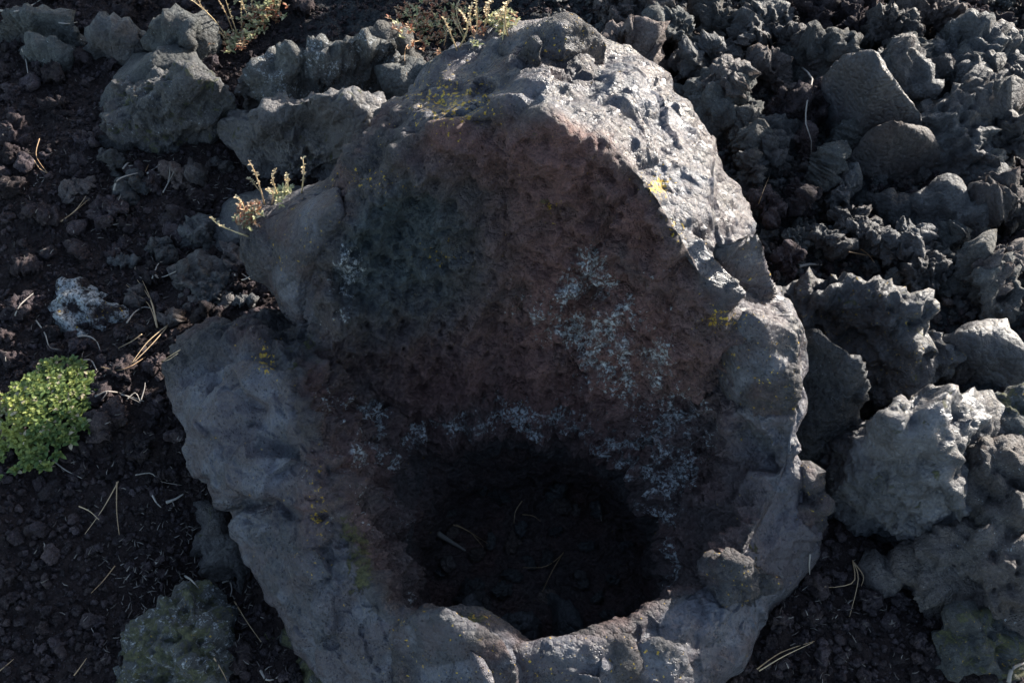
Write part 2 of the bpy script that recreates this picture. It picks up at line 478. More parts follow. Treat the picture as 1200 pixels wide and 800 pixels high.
def blob(cx, cy, rx, ry=None):
    ry = ry or rx
    return np.exp(-(((px - cx) / rx) ** 2 + ((py - cy) / ry) ** 2))
inside = sstep(k_rim - 0.005, k_rim + 0.03, tt)                                # 1 on the inner wall
face = sstep(k_out - 0.03, k_out + 0.01, tt) * (1 - sstep(k_rim - 0.03, k_rim + 0.01, tt))
rough_rim = 0.8 * blob(460, 150, 70, 60) + blob(420, 250, 75, 70) + blob(395, 560, 45, 170) + blob(345, 410, 50, 40) + blob(640, 60, 70, 40) + blob(430, 170, 30, 60)
smooth_m = np.clip(face * 1.25 - rough_rim, 0, 1)
smooth_m = np.maximum(smooth_m, np.clip(blob(890, 440, 45, 75) + 0.8 * blob(900, 540, 30, 60) + blob(470, 760, 60, 40), 0, 1) * (tt < k_mouth))
floorm = sstep(k_mouth + .02, k_floor, tt)
wallz = inside * (1 - sstep(k_mouth, k_mouth + .06, tt))
# relief
big = fbm(flat, 5.0, 3, 3)
lump_a = lumps(flat, 19.0, 21, 3, 0.5)
lump_b = lumps(flat, 52.0, 77, 2, 0.55)
fa = chips(flat, 6.5, 5); fb = chips(flat, 19.0, 9)
ropes = fbm(flat, 38.0, 3, 40, 0.55, ridged=True)
lg = ledges(flat, 7.0, 3) * sstep(-0.05, 0.3, fbm(flat, 5.0, 2, 19)); lg2 = ledges(flat, 15.0, 4) * sstep(-0.05, 0.3, fbm(flat, 8.0, 2, 29))
vf1, vf2 = worley(flat, 48.0, 23); vpit = sstep(0.40, 0.2, vf1) * sstep(0.0, 0.35, fbm(flat, 9.0, 3, 24))
fine = fbm(flat, 62.0, 2, 60, 0.6)
teal = np.clip(blob(470, 250, 95, 70) + 0.6 * blob(430, 330, 60, 60) + 0.5 * blob(520, 330, 70, 60), 0, 1) * wallz
frontlip_w = sstep(660, 720, py)
capm = ((px - 285) / 92) ** 2 + ((py - 505) / 92) ** 2
lobe = sstep(470, 430, py) * sstep(345, 320, px) * face
cap = lobe * sstep(0.95, 1.12, capm)
smooth_m = smooth_m * (1 - 0.9 * cap)
jag = chips(flat, 4.5, 15)
crest = np.exp(-((tt - k_rim) / 0.07) ** 2)
leftlobe = blob(260, 560, 110, 190)
Lq = py - (592 + 0.14 * (px - 300)) + 16 * fbm(flat, 9.0, 3, 95)
disp = leftlobe * face * (0.016 * (1 - sstep(-7, 7, Lq)) - 0.024 * np.exp(-((Lq - 6) / 8) ** 2)) + leftlobe * face * (0.020 * chips(flat, 9.0, 45) + 0.026 * ledges(flat, 8.0, 46) * sstep(-.1, .2, fbm(flat, 6.0, 2, 47)) + 0.007 * chips(flat, 27.0, 48)) + 0.024 * big + 0.026 * jag * crest * (1 - 0.6 * leftlobe) * (1 - 0.7 * sstep(640, 720, py))
disp += lobe * (0.016 * cap - 0.022 * np.exp(-((capm - 0.9) / 0.12) ** 2))
blk = chips(flat, 11.0, 25)
disp += wallz * (1 - 0.7 * frontlip_w) * (0.011 * chips(flat, 25.0, 27) + 0.013 * ledges(flat, 13.0, 28) + 0.009 * ledges(flat, 27.0, 33) * sstep(-.1, .3, fbm(flat, 12.0, 2, 34)) - 0.005 * vpit)
fr1 = facet(flat, 13.0, 61, 0.8)[0]; fr2 = facet(flat, 34.0, 62, 0.8)[0]; fr3 = facet(flat * np.array([1, 1, 1.3]), 21.0, 63, 0.8)[0]
disp += face * (0.013 * fr1 * sstep(-.2, .15, fbm(flat, 5.0, 2, 64)) + 0.0045 * fr2) + wallz * (1 - 0.7 * frontlip_w) * (0.012 * fr3 + 0.0065 * fr2)
disp += wallz * (0.030 * blk + 0.012 * lump_a) * (1 - 0.8 * sstep(660, 720, py))
frontlip = np.clip(sstep(690, 735, py) * sstep(430, 470, px) + sstep(545, 590, py) * sstep(780, 820, px), 0, 1) * (tt < k_mouth)
stp = lg
disp += 0.040 * stp * crest * sstep(400, 330, py) + face * (0.020 * lg + 0.010 * lg2) * (1 - 0.5 * leftlobe) - 0.007 * vpit * (1 - smooth_m) * (1 - frontlip)
disp += (1 - smooth_m) * (1 - 0.9 * frontlip) * ((0.021 + 0.006 * wallz - 0.015 * np.clip(crest, 0, 1) * sstep(560, 620, px)) * lump_a + (0.0075 + 0.002 * wallz) * lump_b - 0.012 * sstep(0.05, 0.5, fbm(flat, 26.0, 2, 66)))
disp += (0.35 + 0.65 * face) * 0.026 * fa * (1 - 0.5 * leftlobe) + smooth_m * 0.004 * fb + teal * 0.016 * fb + teal * 0.016 * fa
disp += wallz * 0.0035 * ropes
disp += (0.3 + 0.7 * (1 - smooth_m)) * 0.0032 * fine * (1 - 0.6 * floorm)
flat2 = flat + nf * disp[:, None]
px, py = project(flat2)
# crusts that grow on the stone
band = np.exp(-((tt - (k_mouth - 0.015)) / 0.028) ** 2)
lich = 1.35 * band * sstep(420, 470, px) * (0.5 + blob(560, 470, 90, 40) + blob(720, 500, 70, 50)) + wallz * (0.32 + 0.62 * blob(740, 400, 75, 95) + 0.8 * blob(790, 520, 45, 90) + 0.7 * blob(655, 385, 60, 45) + 0.8 * blob(690, 320, 50, 30) + 0.5 * blob(440, 500, 30, 50) + 0.35 * blob(410, 320, 40, 60) + 0.5 * blob(770, 560, 40, 60))
lich += 0.6 * blob(395, 560, 42, 160) + 0.45 * blob(350, 540, 18, 60) + 0.4 * blob(390, 330, 25, 60) + 0.3 * blob(500, 735, 40, 20) + 0.5 * face * blob(720, 60, 40, 30)
lich = lich * (0.68 + 0.42 * sstep(-0.15, 0.25, fbm(flat * np.array([1.3, 1, 0.7]), 13.0, 4, 87)))
moss = 0.42 * crest * (1 - 0.5 * sstep(600, 700, px)) + 0.55 * blob(765, 630, 30, 50) + 0.45 * blob(425, 670, 20, 60) + 0.5 * blob(640, 240, 30, 14) * 1.3 + 0.4 * blob(340, 400, 40, 30) + 0.5 * blob(890, 640, 25, 25) + 0.35 * blob(800, 385, 35, 50) + 0.3 * blob(400, 640, 25, 80) + 0.35 * blob(560, 735, 60, 20)
orange = 0.7 * blob(312, 422, 16, 22) + 0.45 * blob(372, 600, 14, 70) + 0.9 * blob(772, 218, 16, 16) + 0.6 * blob(530, 120, 60, 40) + 0.5 * blob(645, 240, 22, 10) + 0.5 * blob(790, 270, 20, 20) + 0.4 * blob(520, 300, 40, 20) + 0.55 * blob(525, 725, 60, 12) + 0.4 * blob(420, 215, 60, 20) + 0.6 * blob(845, 375, 30, 15)
brown = np.clip(0.6 * blob(700, 150, 70, 25) + 0.8 * blob(335, 600, 45, 40) + 0.8 * blob(300, 480, 40, 30) + 1.1 * wallz * (blob(650, 220, 150, 120) + 0.8 * blob(640, 420, 190, 100) + 0.3) + 0.9 * blob(520, 160, 40, 40) + 0.9 * blob(680, 155, 50, 25) + .45 * blob(330, 590, 70, 50) + 0.35 * floorm, 0, 1) * (1 - teal) * (1 - 0.8 * sstep(690, 730, py) * (1 - floorm))
masks = {'mask': np.stack([brown, np.clip(lich, 0, 1), np.clip(moss, 0, 1)], 1), 'mask2': np.stack([smooth_m, np.clip(orange, 0, 1), teal], 1)}
base_loc = Vector((0.0, P(620, 600, 0).y, 0.0))
mold = tag(link('lava_tree_mold', None, None, base_loc), 'great hollow crag of grey lava round a deep dark round pit', 'lava mold')
mold_me = mesh_from('wall', flat2 - np.array(base_loc), grid_faces(NU, NV, True), M_MOLD, True, masks)
wall = link('wall', mold_me, mold)
_no = np.empty(len(flat2) * 3, np.float32)

# ------------------------------------------------------------------ stones: hulls worn and broken
_ico = {}
def ico(level):
    if level not in _ico:
        bm = bmesh.new(); bmesh.ops.create_icosphere(bm, subdivisions=level, radius=1.0)
        v = np.array([list(x.co) for x in bm.verts]); f = np.array([[w.index for w in x.verts] for x in bm.faces]); bm.free()
        v /= np.linalg.norm(v, axis=1, keepdims=True)
        _ico[level] = (v, f)
    return _ico[level]

def hull_planes(pts):
    bm = bmesh.new()
    for p in pts: bm.verts.new(p)
    bmesh.ops.convex_hull(bm, input=bm.verts)
    bm.normal_update()
    out = []
    for f in bm.faces:
        if f.calc_area() > 1e-7: out.append((np.array(f.normal), float(f.normal.dot(f.verts[0].co))))
    bm.free()
    return out

def outline_planes(w, apex, base, seed):
    """side planes along the outline, a floor, and a top broken into a few tilted planes"""
    r_ = random.Random(seed)
    bm = bmesh.new()
    for p in w: bm.verts.new((p.x, p.y, 0))
    geom = bmesh.ops.convex_hull(bm, input=bm.verts)
    hv = [v.co.copy() for v in bm.verts if v.link_edges]
    bm.free()
    c = sum(hv, Vector()) / len(hv)
    hv.sort(key=lambda v: math.atan2(v.y - c.y, v.x - c.x))
    zof = lambda q: min(w, key=lambda p: (p.x - q.x) ** 2 + (p.y - q.y) ** 2).z
    out = []
    for k in range(len(hv)):
        a, b = hv[k], hv[(k + 1) % len(hv)]
        if (b - a).length < 0.004: continue
        n = Vector((b.y - a.y, -(b.x - a.x), 0)).normalized()
        n = (n + Vector((0, 0, r_.uniform(-.02, .28)))).normalized()
        out.append((np.array(n), n.dot(Vector((a.x, a.y, zof(a)))), n.dot(Vector((b.x, b.y, zof(b))))))
    out = [(n, max(h1, h2)) for n, h1, h2 in out]
    pts = list(w) + list(apex)
    a0 = r_.uniform(0, 6.28)
    for k in range(9):
        t_ = (0.08, .35, .4, .5, .6, .65, .75, .8, .9)[k] + r_.uniform(-.08, .08); an = a0 + k * 2.4
        n = Vector((math.cos(an) * math.sin(t_), math.sin(an) * math.sin(t_), math.cos(t_)))
        hs = sorted((n.dot(p) for p in pts), reverse=True)
        hc = n.dot(Vector((c.x, c.y, base)))
        out.append((np.array(n), hc + (hs[0] - hc) * r_.uniform(.80, .96)))
    out.append((np.array([0, 0, -1.0]), -base))
    return out

def stone_surface(pts, level, seed, style, sharp=16.0, amp=1.0, planes=None):
    """pts: hull points, stone centre at the origin"""
    d, f = ico(level)
    if planes is None: planes = hull_planes(pts)
    acc = np.zeros(len(d)); nn = np.zeros_like(d)
    for n, h in planes:
        h = max(h, 0.006)
        c = np.clip((d @ n) / h, 0, None)
        acc += c ** sharp
        nn += (c ** 9)[:, None] * n[None] / h
    nn /= np.linalg.norm(nn, axis=1, keepdims=True) + 1e-9
    r = acc ** (-1.0 / sharp)
    v = d * r[:, None]
    size = float(np.ptp(np.asarray([list(p) for p in pts]), axis=0).max())
    q = v + seed * 3.17
    k = amp * min(1.0, size / 0.16)
    s = max(0.95, 0.16 / size)
    f1, f2 = worley(q + 0.004 * perlin(q, 60 * s, seed)[:, None], 46 * s, seed + 21)
    pit = sstep(0.40, 0.22, f1)
    if style == 'clinker':
        disp = k * (0.010 * lumps(q, 9 * s, seed, 1) + 0.008 * lumps(q, 22 * s, seed + 1, 2, 0.5) + 0.028 * chips(q, 10 * s, seed) + 0.012 * chips(q, 24 * s, seed + 3) + 0.014 * fbm(q, 6 * s, 3, seed) + 0.009 * fbm(q, 34 * s, 3, seed + 8, 0.6, True))
        disp -= k * (0.020 * sstep(0.05, 0.35, fbm(q, 17 * s, 2, seed + 90)) + 0.009 * pit)
    elif style == 'rough':
        disp = k * (0.026 * chips(q, 7 * s, seed) + 0.014 * ledges(q, 9 * s, seed) + 0.010 * chips(q, 20 * s, seed + 13) + 0.009 * lumps(q, 34 * s, seed, 2, 0.55) + 0.012 * fbm(q, 8 * s, 4, seed, 0.55) + 0.006 * fbm(q, 60 * s, 3, seed + 8, 0.6, True))
        disp -= k * (0.014 * sstep(0.1, 0.4, fbm(q, 22 * s, 2, seed + 91)) + 0.005 * pit)
    else:
        pat = sstep(0.0, 0.4, fbm(q, 7 * s, 2, seed + 44))
        disp = k * (0.020 * chips(q, 5 * s, seed, 4) + 0.014 * ledges(q, 7 * s, seed + 5) * sstep(-0.1, 0.3, fbm(q, 5 * s, 2, seed + 7)) + 0.008 * fbm(q, 5 * s, 3, seed, 0.5) + (0.002 + 0.005 * pat) * fbm(q, 50 * s, 3, seed + 3, 0.6, True) - 0.005 * pat * pit)
    disp += k * (0.010 if style != 'smooth' else 0.004) * facet(q, 24 * s, seed + 61, 0.8)[0]
    v = v + nn * disp[:, None]
    return v, f

def stone(name, label, pts, mat, style='rough', base=-0.08, level=5, seed=1, cat='boulder', group=None, top=None, parent=None, sharp=30.0, dents=(), smooth=0.0, orange=0.0, moss=0.0, lichen=0.0, brown=0.0, shrink=0.92, amp=1.0, exact=False):
    w = [P(*p) for p in pts]
    c = sum(w, Vector()) / len(w)
    if parent is None and base > -0.25: base -= 0.14
    bot = [Vector((c.x + (p.x - c.x) * shrink, c.y + (p.y - c.y) * shrink, base)) for p in w]
    tops = [P(*p) for p in (top or [])]
    allp = w + tops + bot
    zc = base + 0.4 * (max(p.z for p in allp) - base)
    cen = Vector((c.x, c.y, zc))
    pl = [(n_, h_ - float(n_ @ np.array(cen))) for n_, h_ in outline_planes(w, tops, base, seed)]
    v, f = stone_surface([p - cen for p in allp], level, seed, style, sharp, amp, pl if parent is None and not exact else None)
    for (a, b, dz, rr, dep) in dents:
        q = np.array(P(a, b, dz) - cen)
        w_ = np.exp(-(((v - q) ** 2).sum(1)) / rr ** 2)[:, None]
        v = v - np.array([0.25, -0.75, 0.6])[None] * dep * w_
    n = len(v)
    nz = v[:, 2] / (np.linalg.norm(v, axis=1) + 1e-9)
    sm = np.full(n, smooth) * sstep(-0.35, 0.25, fbm(v + seed, 9.0, 2, seed + 4))
    m1 = np.stack([np.full(n, brown), np.full(n, lichen) * (0.5 + 0.5 * nz), np.full(n, moss) * sstep(-0.1, 0.5, nz)], 1)
    m2 = np.stack([sm, np.full(n, orange) * sstep(0, 0.6, nz), np.zeros(n)], 1)
    par_loc = Vector(parent.location) if parent is not None else Vector((0, 0, 0))
    foot = Vector((cen.x, cen.y, base)) if parent is None else cen
    me = mesh_from(name, v + np.array(cen - foot), f, mat, True, {'mask': m1, 'mask2': m2})
    o = link(name, me, parent, foot - par_loc)
    if parent is None: tag(o, label, cat, group)
    elif label: o['label'] = label
    return o

# blocks of the crag that joints have parted from it: parts of the mold
blocks = [
    ('back block with a sunlit right face', [(563,60,.42),(592,38,.47),(640,25,.50),(668,14,.50),(690,28,.50),(716,52,.46),(690,62,.45),(662,64,.48),(600,72,.46)], [(655,30,.53)], 0.15, 'smooth', 31, .9),
    ('small leaning splinter at the back edge', [(608,62,.49),(628,40,.53),(634,50,.53),(615,66,.48)], None, 0.3, 'smooth', 32, 1),
    ('grey block standing on the right side of the pit', [(852,368,.33),(880,360,.345),(925,378,.335),(938,388,.32),(936,470,.28),(928,540,.20),(890,545,.13),(858,480,.17)], [(890,375,.36)], 0.0, 'smooth', 35, .9),
    ('flat shaded face under the end of the sunlit flank', [(828,292,.42),(858,276,.43),(886,268,.41),(896,286,.38),(913,352,.27),(880,360,.27),(848,358,.29)], None, 0.0, 'smooth', 42, .9),
    ('lichen crusted block on the front edge of the pit', [(458,738,.27),(480,722,.31),(520,716,.33),(560,730,.32),(590,748,.30),(608,775,.29),(606,840,.20),(540,860,.15),(470,840,.16),(452,780,.2)], [(540,745,.32)], -0.02, 'smooth', 36, .9),
    ('thick dark block closing the near side of the pit', [(592,756,.235),(640,768,.245),(690,756,.25),(738,740,.255),(752,785,.2),(700,835,.14),(606,835,.14)], None, 0, 'smooth', 44, .95),
    ('pale angular face below the front edge', [(528,760,.30),(545,748,.315),(560,770,.30),(575,800,.28),(560,840,.24),(520,820,.25)], None, 0.05, 'smooth', 37, 1),
    ('sloping block at the front right of the pit', [(728,755,.22),(770,742,.24),(800,755,.22),(815,800,.17),(780,840,.12),(730,820,.14)], None, 0.0, 'smooth', 38, .9),
    ('sunlit block on the outer right front', [(840,665,.19),(865,650,.24),(890,655,.24),(912,680,.18),(890,715,.10),(850,700,.13)], [(868,662,.255)], 0.0, 'rough', 39, .95),
    ('knobbly lump on the outer right side', [(925,545,.20),(948,550,.20),(966,590,.14),(955,620,.09),(925,620,.1)], None, -0.03, 'clinker', 40, 1),
    ('smooth slab jutting out on the upper left', [(300,262,.24),(345,236,.285),(398,218,.32),(400,240,.34),(360,300,.28),(345,350,.22),(322,352,.16),(302,300,.19)], [(350,262,.30)], 0.0, 'smooth', 41, .9),
]
for lab, pts, top, base, style, sd_, shr in blocks:
    pts = [(x, y, z + (.03 if 'very crest' in lab else .02 if y < 150 else .035 if 'jutting' in lab else 0)) for x, y, z in (lift(p) for p in pts)]; top = [lift(p) for p in top] if top else None
    base = min(p[2] for p in pts) - (0.02 if 'very crest' in lab else 0.07)
    stone('rim_block', lab, pts, M_MOLD, style, base, 6 if len(pts) > 7 else 5, sd_, parent=mold, top=top, sharp=45, amp=(0.9 if 'crest' in lab or 'back' in lab else 0.7) if style == 'smooth' else 1.0, smooth=1.0 if style == 'smooth' else 0.2, lichen=0.12, orange=0.2, moss=0.25, shrink=shr)

# ------------------------------------------------------------------ the ground: one sheet out to the horizon
def axis(a, b, step):
    core = np.arange(a, b + 1e-6, step)
    grow = step * 1.16 ** np.arange(1, 56)
    off = np.cumsum(grow); off = off[off < 150]
    return np.concatenate([a - off[::-1], core, b + off])
gx = axis(-1.5, 1.6, 0.0052); gy = axis(-0.85, 1.4, 0.0052)
XX, YY = np.meshgrid(gx, gy, indexing='ij')
xy0 = np.stack([XX.ravel(), YY.ravel(), np.zeros(XX.size)], 1)
gpx, gpy = project(xy0)
def pw(cx, cy, rx, ry, z=0.0):
    """a soft weight over a place on the ground"""
    c = P(cx, cy, z); a = P(cx + rx, cy, z).x - c.x; b = abs(P(cx, cy - ry, z).y - c.y)
    return np.exp(-(((xy0[:, 0] - c.x) / a) ** 2 + ((xy0[:, 1] - c.y) / b) ** 2))
X_, Y_ = xy0[:, 0], xy0[:, 1]
near_w = 1 - sstep(3.0, 12.0, np.hypot(X_, Y_))
clink_w = sstep(0.15, 0.45, X_ + 0.25 * Y_) * sstep(-0.35, -0.05, Y_ + 0.3 * (X_ > 0.9)) + sstep(0.55, 0.85, Y_) * sstep(-0.75, -0.4, X_)
clink_w = np.clip(clink_w, 0, 1)
z = 0.028 * fbm(xy0, 2.3, 3, 101) + 0.06 * fbm(xy0, 0.35, 3, 131) * sstep(1.5, 6, np.hypot(X_, Y_)) * 6
z += clink_w * (0.03 * lumps(xy0, 8.0, 111, 2, 0.55) + 0.02 * lumps(xy0, 26.0, 113, 3, 0.55) + 0.02)
z += (1 - clink_w) * (0.007 * lumps(xy0, 30.0, 121, 2, 0.5) + 0.006 * fbm(xy0, 18.0, 3, 141))
z += 0.0035 * lumps(xy0, 85.0, 151, 2, 0.6)
z -= 0.10 * sstep(0.3, 2.2, 0.68 * X_ + 0.73 * Y_) * near_w * sstep(-0.2, 0.3, X_)
z -= 0.20 * pw(1012, 500, 26, 90) + 0.05 * pw(960, 560, 40, 60)
z -= 0.07 * pw(250, 100 + 560, 60, 90)
# unseen mounds added beyond the frame to throw shade over the left ground
def shade_mound(cx, cy, rx, ry, h, ang=0.0):
    ca, sa = math.cos(ang), math.sin(ang)
    u = (X_ - cx) * ca + (Y_ - cy) * sa; v = -(X_ - cx) * sa + (Y_ - cy) * ca
    return h * np.exp(-np.clip((u / rx) ** 2 + (v / ry) ** 2, 0, 40) ** 1.5)
z += np.maximum(shade_mound(0.15, 2.25, 0.95, 0.28, 0.73), shade_mound(1.05, 2.25, 0.24, 0.28, 0.76)) * (1 + 0.07 * fbm(xy0, 3.0, 4, 171))
# no ground inside the crag
ang = np.arctan2(Y_ - ctr[1], X_ - ctr[0]); rad = np.hypot(X_ - ctr[0], Y_ - ctr[1])
oa = np.arctan2(out_c[:, 1] - ctr[1], out_c[:, 0] - ctr[0]); orad = np.hypot(out_c[:, 0] - ctr[0], out_c[:, 1] - ctr[1])
o_ = np.argsort(oa)
lim = np.interp(ang, oa[o_], orad[o_], period=2 * np.pi)
keep = rad > lim * 0.80
gf = grid_faces(len(gx), len(gy))
gf = gf[keep[gf].any(1)]
ZG = z.reshape(XX.shape)
gv = np.stack([X_, Y_, z], 1)
clm = np.stack([0.3 + 0 * z, 0.5 * clink_w * (0.4 + fbm(xy0, 6, 2, 5)), 0.25 + 0 * z], 1)
ground = link('lava_ground', mesh_from('lava_ground', gv, gf, M_GRND, True, {'mask': clm, 'mask2': np.stack([0 * z, 0 * z, clink_w], 1)}))
tag(ground, kind='structure')
def gz(x, y):
    i = np.clip(np.searchsorted(gx, x) - 1, 0, len(gx) - 2); j = np.clip(np.searchsorted(gy, y) - 1, 0, len(gy) - 2)
    a = (x - gx[i]) / (gx[i + 1] - gx[i]); b = (y - gy[j]) / (gy[j + 1] - gy[j])
    return (ZG[i, j] * (1 - a) * (1 - b) + ZG[i + 1, j] * a * (1 - b) + ZG[i, j + 1] * (1 - a) * b + ZG[i + 1, j + 1] * a * b)

# ------------------------------------------------------------------ the boulders round it, one by one
S = stone
S('boulder', 'big knobbly dark grey boulder left of the dry flower stalks', [(150,60,.16),(180,48,.2),(232,55,.24),(262,90,.18),(273,112,.12),(250,145,.05),(215,172,.0),(150,178,.0),(112,152,.02),(104,118,.05),(122,100,.1)], M_CLINK, 'rough', level=6, seed=51, moss=.6, lichen=.4, dents=[(190,130,.08,.05,.03)], top=[(200,62,.25),(228,85,.235)])
S('boulder', 'flat green tinged slab tucked behind the big knobbly boulder', [(148,38,.12),(208,32,.15),(222,55,.15),(160,98,.09),(118,108,.05),(128,70,.09)], M_LICH, 'smooth', seed=52, smooth=.5)
S('boulder', 'broad boulder with pale sunlit crest and smooth hollow front', [(268,122,.12),(300,100,.24),(350,86,.32),(415,86,.33),(450,102,.27),(472,130,.17),(455,165,.1),(400,200,.02),(350,212,.0),(310,202,.0),(275,168,.03),(264,140,.08)], M_SLAB, 'rough', level=6, seed=53, smooth=.5, lichen=.3, brown=.3, dents=[(370,165,.12,.075,.06),(310,175,.08,.04,.03)], top=[(360,96,.35)], orange=.15, moss=.4)
S('boulder', 'long rough boulder with whitish lichen just under the tall dry stalks', [(282,64,.16),(330,42,.25),(380,28,.28),(440,18,.27),(465,55,.18),(400,80,.12),(330,92,.1),(284,88,.08)], M_LICH, 'clinker', level=6, seed=54, lichen=.3)
S('boulder', 'squat mossy boulder alone on the dark gravel at the bottom', [(150,722,.08),(165,700,.10),(198,686,.13),(236,716,.11),(252,760,.1),(258,812,.07),(200,842,.04),(150,812,.04),(138,762,.04)], M_LICH, 'rough', level=6, seed=55, top=[(195,728,.15)], moss=.55, orange=.3, lichen=.3, amp=1.0, sharp=40)
S('boulder', 'low smooth slab under the hollow front of the broad boulder', [(240,245,.04),(268,208,.1),(330,200,.12),(388,206,.14),(382,226,.12),(310,252,.06),(258,272,.03)], M_SLAB, 'smooth', seed=56, smooth=.8)
S('boulder', 'low brown rock splashed with white lichen above the green cushion plant', [(42,335,.02),(75,312,.04),(110,322,.04),(146,346,.03),(152,376,.02),(110,402,.0),(60,398,.0),(38,366,.02)], M_CIND, 'rough', seed=57, lichen=1.7, orange=.4, moss=.5)
S('boulder', 'dark mossy rock leaning against the jutting upper slab of the crag', [(200,305,.02),(250,292,.05),(285,300,.05),(295,345,.03),(280,376,.01),(235,388,.02),(205,352,.02)], M_CLINK, 'rough', seed=58, moss=.5)
S('boulder', 'dark blocky rock on the top edge left of the flat slab', [(96,20,.12),(120,4,.16),(150,8,.16),(152,35,.1),(110,44,.05)], M_CLINK, 'rough', seed=59)
S('boulder', 'pale greenish rock near the top left corner', [(14,35,.08),(30,20,.12),(55,28,.12),(57,55,.06),(25,62,.04)], M_LICH, 'rough', seed=60)
S('boulder', 'lichen grey rock cut by the top left corner of the view', [(-20,10,.1),(20,-12,.14),(60,-8,.14),(70,12,.1),(20,22,.06)], M_LICH, 'rough', seed=61)
S('boulder', 'grey rock on the top edge straight above the flat slab', [(175,8,.16),(195,-12,.2),(222,-8,.2),(220,28,.14),(185,34,.1)], M_LICH, 'clinker', seed=62)
S('boulder', 'rounded mossy lump below the reddish dry plant by the crag', [(452,66,.2),(475,47,.23),(515,57,.23),(532,82,.2),(510,102,.14),(470,108,.12),(450,88,.14)], M_LICH, 'clinker', seed=63)
S('boulder', 'knobbly pale lump beside the long rough boulder', [(398,15,.22),(430,-8,.25),(468,5,.24),(478,40,.18),(440,62,.15),(402,50,.16)], M_LICH, 'clinker', seed=64)
S('boulder', 'moss stained rock wedged between broad boulder and crag', [(412,140,.14),(440,112,.18),(468,122,.18),(462,160,.12),(435,200,.06),(412,190,.06)], M_CLINK, 'clinker', seed=65, moss=.8)
S('boulder', 'mossy broken ledge under the lowest left flank of the crag', [(298,728,.02),(330,725,.06),(362,762,.07),(396,790,.06),(402,832,.0),(350,822,-.03),(308,772,-.03)], M_LICH, 'rough', seed=66, moss=.6)
S('boulder', 'narrow dark ledge running under the overhanging left lobe', [(206,552,.0),(226,564,.02),(256,616,.02),(284,668,.02),(274,690,-.02),(238,650,-.04),(208,600,-.04)], M_CLINK, 'rough', seed=67, moss=.4)
# right side
S('boulder', 'steep grey slab with a thin sunlit edge, leaning amid the clinker', [(962,84,.14),(980,66,.22),(1025,54,.30),(1034,76,.29),(1086,140,.12),(1062,154,.06),(1015,134,.03),(974,112,.05)], M_SLAB, 'smooth', level=6, seed=71, smooth=.6, sharp=50, exact=True, amp=.6, shrink=1.0)
S('boulder', 'brownish wedge shaped rock just below the steep grey slab', [(992,188,.05),(1015,156,.13),(1048,138,.22),(1090,156,.13),(1118,186,.06),(1090,202,.02),(1040,205,.01)], M_RED, 'smooth', level=6, seed=172, smooth=.3, sharp=50, exact=True, amp=.6, shrink=1.0)
S('boulder', 'grainy grey rock below the brownish wedge', [(1022,218,.08),(1055,206,.13),(1090,212,.12),(1099,250,.07),(1090,276,.02),(1050,264,.02)], M_CLINK, 'rough', seed=73)
S('boulder', 'tall dull rock to the right below the brownish wedge', [(1092,215,.12),(1130,185,.18),(1165,200,.18),(1160,250,.1),(1130,275,.04),(1098,262,.05)], M_CLINK, 'rough', seed=74)
S('boulder', 'large rock with dark hollow side and yellow lichen, beyond the crag', [(936,340,.14),(965,322,.2),(1060,318,.24),(1112,340,.25),(1146,390,.17),(1100,412,.13),(1052,436,.05),(1034,432,.02),(990,402,.05),(946,372,.06)], M_SLAB, 'rough', level=6, seed=75, smooth=.6, sharp=50, amp=1.5, brown=.2, dents=[(985,378,.10,.07,.07),(1095,400,.14,.05,.04)], orange=.35, moss=.4, top=[(1085,365,.25)])
S('boulder', 'pitted grey block wedged against the right side of the crag', [(938,378,.2),(960,390,.21),(1012,420,.21),(1019,440,.17),(1006,516,.02),(936,524,.0)], M_CLINK, 'smooth', level=6, seed=76, smooth=.2, sharp=50, exact=True, shrink=1.0, lichen=.3, amp=1.2)
S('boulder', 'largest right hand boulder with a bright glossy rounded crest', [(1026,488,.15),(1066,436,.26),(1092,418,.33),(1128,416,.35),(1166,440,.28),(1200,475,.2),(1190,560,.08),(1132,606,.02),(1090,652,-.02),(1040,622,.0),(994,582,.02),(996,530,.08)], M_SLAB, 'rough', level=6, seed=77, smooth=.9, sharp=60, amp=1.1, dents=[(1075,480,.22,.035,.02)], moss=.4, top=[(1112,432,.36),(1150,452,.31),(1060,500,.22),(1120,545,.17)], shrink=1.0)
S('boulder', 'smooth dark slab cut by the right edge of the view', [(1136,388,.16),(1168,362,.21),(1218,362,.22),(1222,432,.1),(1160,434,.08)], M_SLAB, 'smooth', seed=78, smooth=.9)
S('boulder', 'crumbly knobbly mass catching sun at the right edge below the mossy rough rock', [(1126,590,.10),(1162,524,.2),(1225,495,.27),(1242,600,.2),(1168,628,.1)], M_CLINK, 'clinker', level=6, seed=79, amp=1.3, brown=.5, lichen=.3)
S('boulder', 'brownish crumbly mass right of the dark gravel pocket', [(1084,662,.04),(1128,612,.1),(1200,606,.2),(1238,640,.2),(1222,705,.12),(1128,716,.03)], M_CLINK, 'clinker', level=6, seed=179, amp=1.3, brown=.6, lichen=.3)
S('boulder', 'mossy rough rock on the right edge beside the glossy crest', [(1158,456,.2),(1185,434,.25),(1225,430,.26),(1230,505,.18),(1168,510,.12)], M_LICH, 'rough', level=6, seed=180, moss=.45, orange=.3)
S('boulder', 'small grey rock filling the gap under the big rock with yellow lichen', [(1118,412,.10),(1140,402,.13),(1160,415,.12),(1150,436,.06),(1124,432,.05)], M_CLINK, 'rough', seed=181)
S('boulder', 'small sunlit rock with yellow moss in the lower right corner', [(1108,740,.06),(1135,712,.12),(1180,715,.13),(1205,745,.1),(1180,785,.04),(1125,785,.02)], M_LICH, 'clinker', seed=80, moss=.5, orange=.35)
